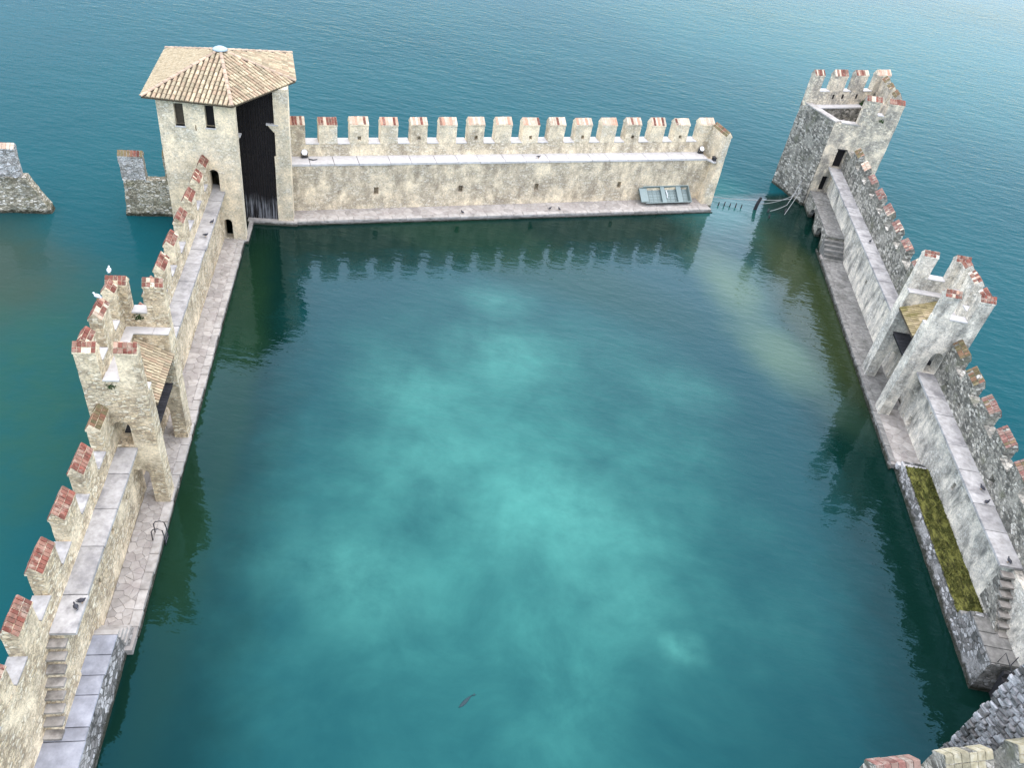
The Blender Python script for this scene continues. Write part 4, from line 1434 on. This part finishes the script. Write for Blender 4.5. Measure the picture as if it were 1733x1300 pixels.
# --- posts and ropes across the harbour mouth
def post(p, h, tilt, label, r=.14):
    q = MB()
    q.tube([p + Vector((0, 0, -1)), p + Vector((tilt * .4, 0, h * .5)), p + Vector((tilt, .1, h))], [r * 1.1, r, r * .8], 8)
    return tag(q.build('mooring_post', 'woodgrey'), label, 'post')
c0 = Vector((24.7, 88.7, 0))
post(c0, 1.5, .35, 'leaning dark mooring post in the harbour mouth', .2)
for i in range(5):
    t_ = (i + .6) / 6
    p = Vector((19.9, 88.0, 0)).lerp(Vector((24.0, 88.5, 0)), t_)
    post(p, .42 + .1 * (i % 2), .05, ('first', 'second', 'third', 'fourth', 'fifth')[i] + ' short net stake from the far wall end in the harbour mouth', .07)
for i, p in enumerate((Vector((26.2, 88.4, 0)), Vector((26.1, 86.9, 0)), Vector((28.4, 89.3, 0)))):
    post(p, .45, .1, ('thick stub beside the leaning mooring post', 'short stub just in front of the leaning mooring post', 'dark stub close to the roofless tower foot')[i], .10)
def rope(pts, label, r=.035):
    out = []
    for i in range(len(pts) - 1):
        for k in range(8):
            t_ = k / 8
            p = pts[i].lerp(pts[i + 1], t_)
            p.z -= .10 * math.sin(math.pi * t_)
            p.z = max(p.z, .03)
            out.append(p)
    out.append(pts[-1])
    q = MB()
    q.tube(out, r, 5)
    return tag(q.build('rope', 'rope'), label, 'rope')
anc = RF.p(-12.3, -.85, 2.6)
rope([Vector((19.6, 89.6, .25)), c0 + Vector((.3, .05, 1.2)), Vector((29.2, 91.2, .9)), anc], 'pale rope from the far wall past the leaning post to the roofless tower')
rope([c0 + Vector((.2, 0, .7)), Vector((27.8, 90.6, .7)), RF.p(-11.8, -.5, 1.5)], 'lower pale rope from the leaning post to the roofless tower')
rope([Vector((26.4, 88.2, .3)), Vector((28.6, 90.0, .6)), anc], 'slanting pale rope from the thick stub up to the roofless tower')
rope([Vector((28.2, 88.4, .05)), RF.p(-11.9, -.6, 1.9)], 'short pale rope at the foot of the roofless tower')

# --- birds
def bird_meshes(body, sc):
    sp = [(-.20, .16, .012), (-.13, .17, .03), (-.05, .18, .075), (.05, .19, .09), (.12, .215, .07), (.155, .25, .042), (.175, .285, .042), (.20, .29, .03), (.225, .285, .012), (.25, .28, .004)]
    q = MB()
    q.tube([Vector((x, 0, z)) * sc for x, z, r in sp], [r * sc for x, z, r in sp], 8)
    b = q.mesh('body', body, True)
    legs = []
    for s in (-1, 1):
        q = MB()
        q.tube([Vector((.02, .03 * s, .12)) * sc, Vector((.02, .03 * s, .005)) * sc, Vector((.07, .035 * s, .004)) * sc], .008 * sc, 5)
        legs.append(q.mesh('leg', 'beak'))
    wings = []
    for s in (-1, 1):
        q = MB()
        a, b2, c, d = Vector((.11, .075 * s, .22)), Vector((-.02, .10 * s, .22)), Vector((-.24, .03 * s, .17)), Vector((-.02, .085 * s, .15))
        q.prism([v * sc for v in (a, b2, c, d)], Vector((0, .012 * s, 0)) * sc)
        wings.append(q.mesh('wing', 'pigeon' if body == 'pigeon' else 'lead'))
    return b, legs, wings
PB, GB = bird_meshes('pigeon', 1.1), bird_meshes('gull', 1.25)
def bird(name, mm, p, rz, label, cat, group):
    t = bpy.data.objects.new(name, None)
    COL.objects.link(t)
    t.location = p
    t.rotation_euler = (0, 0, rz)
    tag(t, label, cat, group)
    for nm, lst in (('body', [mm[0]]), ('leg', mm[1]), ('wing', mm[2])):
        for me in lst:
            o = bpy.data.objects.new(nm, me)
            COL.objects.link(o)
            o.parent = t
for p, rz, lb in (
    (LF.p(43.0, 1.5, ZW), .4, 'dark pigeon on the walkway above the lower left stair, nearer the edge'),
    (LF.p(43.35, 1.62, ZW), 2.4, 'dark pigeon on the walkway above the lower left stair, nearest the stair'),
    (LF.p(6.1, 1.5, ZW), 1.2, 'dark pigeon on the left walkway nearest the tiled tower'),
    (LF.p(8.25, 1.66, ZW), .2, 'dark pigeon on the left walkway, second from the tiled tower'),
    (RF.p(7.0, 2.0, ZW), 1.0, 'dark pigeon on the right walkway between the two towers'),
    (RF.p(40.9, 2.1, ZW), 2.0, 'dark pigeon on the near right walkway, the farther of two'),
    (RF.p(42.2, 1.95, ZW), .5, 'dark pigeon on the near right walkway, the nearer of two'),
    (RF.p(47.1, 1.7, ZW), 1.7, 'dark pigeon at the top of the stair on the right walkway'),
    (BF.p(25.4, 2.6, 5.36), .3, 'dark pigeon on the middle of the far walkway'),
    (BF.p(26.8, .45, Q), 1.0, 'dark pigeon on the far quay, left one of the pair'),
    (BF.p(27.8, .25, Q), 2.0, 'dark pigeon on the far quay, right one of the pair'),
    (BF.p(17.0, .15, Q), 2.5, 'lone dark pigeon on the left half of the far quay')):
    bird('pigeon', PB, p + Vector((0, 0, .005)), rz, lb, 'pigeon', 'pigeons on the walls and quays')
bird('gull', GB, LF.p(25.5, 3.3, 12.53), 2.0, 'white gull on the far corner merlon of the left red-capped tower', 'gull', 'gulls on the left tower')
bird('gull', GB, LF.p(28.2, 3.22, 12.55), 2.9, 'white gull on the middle merlon of the left red-capped tower', 'gull', 'gulls on the left tower')

# --- fish just under the surface
def fish(c, ang, L, label):
    d = Vector((math.cos(ang), math.sin(ang), 0))
    nrm = Vector((-d.y, d.x, 0))
    q = MB()
    pr = [(-.5, .01), (-.42, .05), (-.3, .085), (-.1, .11), (.1, .09), (.28, .05), (.40, .022), (.5, .012)]
    rings = []
    for t_, r in pr:
        cc = c + d * (t_ * L) + nrm * (.05 * L * math.sin(t_ * 4))
        rings.append([cc + nrm * (math.cos(2 * math.pi * k / 8) * r * L) + Vector((0, 0, math.sin(2 * math.pi * k / 8) * .035 - .02)) for k in range(8)])
    for A, B in zip(rings, rings[1:]):
        for k in range(8):
            q.face([A[k], A[(k + 1) % 8], B[(k + 1) % 8], B[k]])
    q.face(rings[0])
    q.face(rings[-1])
    e = c + d * (L * .5)
    q.prism([e - d * .06 * L, e + d * .12 * L + nrm * .07 * L, e + d * .08 * L, e + d * .12 * L - nrm * .05 * L], Vector((0, 0, .012)))
    return tag(q.build('fish', 'fish'), label, 'fish')
fish(Vector((.35, 22.2, .02)), R_(47), 1.05, 'dark fish near the water surface at the bottom centre of the basin')

# --- tufts of green on the masonry
def shrub(p, r, n, label, seed):
    rg = random.Random(seed)
    q = MB()
    for i in range(n):
        d = Vector((rg.gauss(0, 1), rg.gauss(0, 1), abs(rg.gauss(0, .7)))).normalized()
        c = p + d * r * (.3 + .7 * rg.random())
        x = Vector((rg.gauss(0, 1), rg.gauss(0, 1), rg.gauss(0, 1))).normalized()
        y = x.orthogonal().normalized()
        s = r * .22
        q.face([c - x * s, c - y * s * .5, c + x * s, c + y * s * .5])
    return tag(q.build('shrub', 'leaf'), label, 'plant')
shrub(NFr.p(8.6, -1.35, 10.2), .75, 260, 'green shrub growing on the walkway inside the roofless tower', 1)
shrub(LF.p(26.0, 2.05, 9.8), .32, 110, 'dark green tuft under the far crenel of the left red-capped tower', 2)
shrub(LF.p(32.42, 2.0, 9.75), .26, 90, 'dark green tuft under the near crenel of the left red-capped tower', 3)
shrub(RF.p(-11.1, 4.75, 11.2), .35, 90, 'dark tuft under the front crenel of the roofless tower', 4)
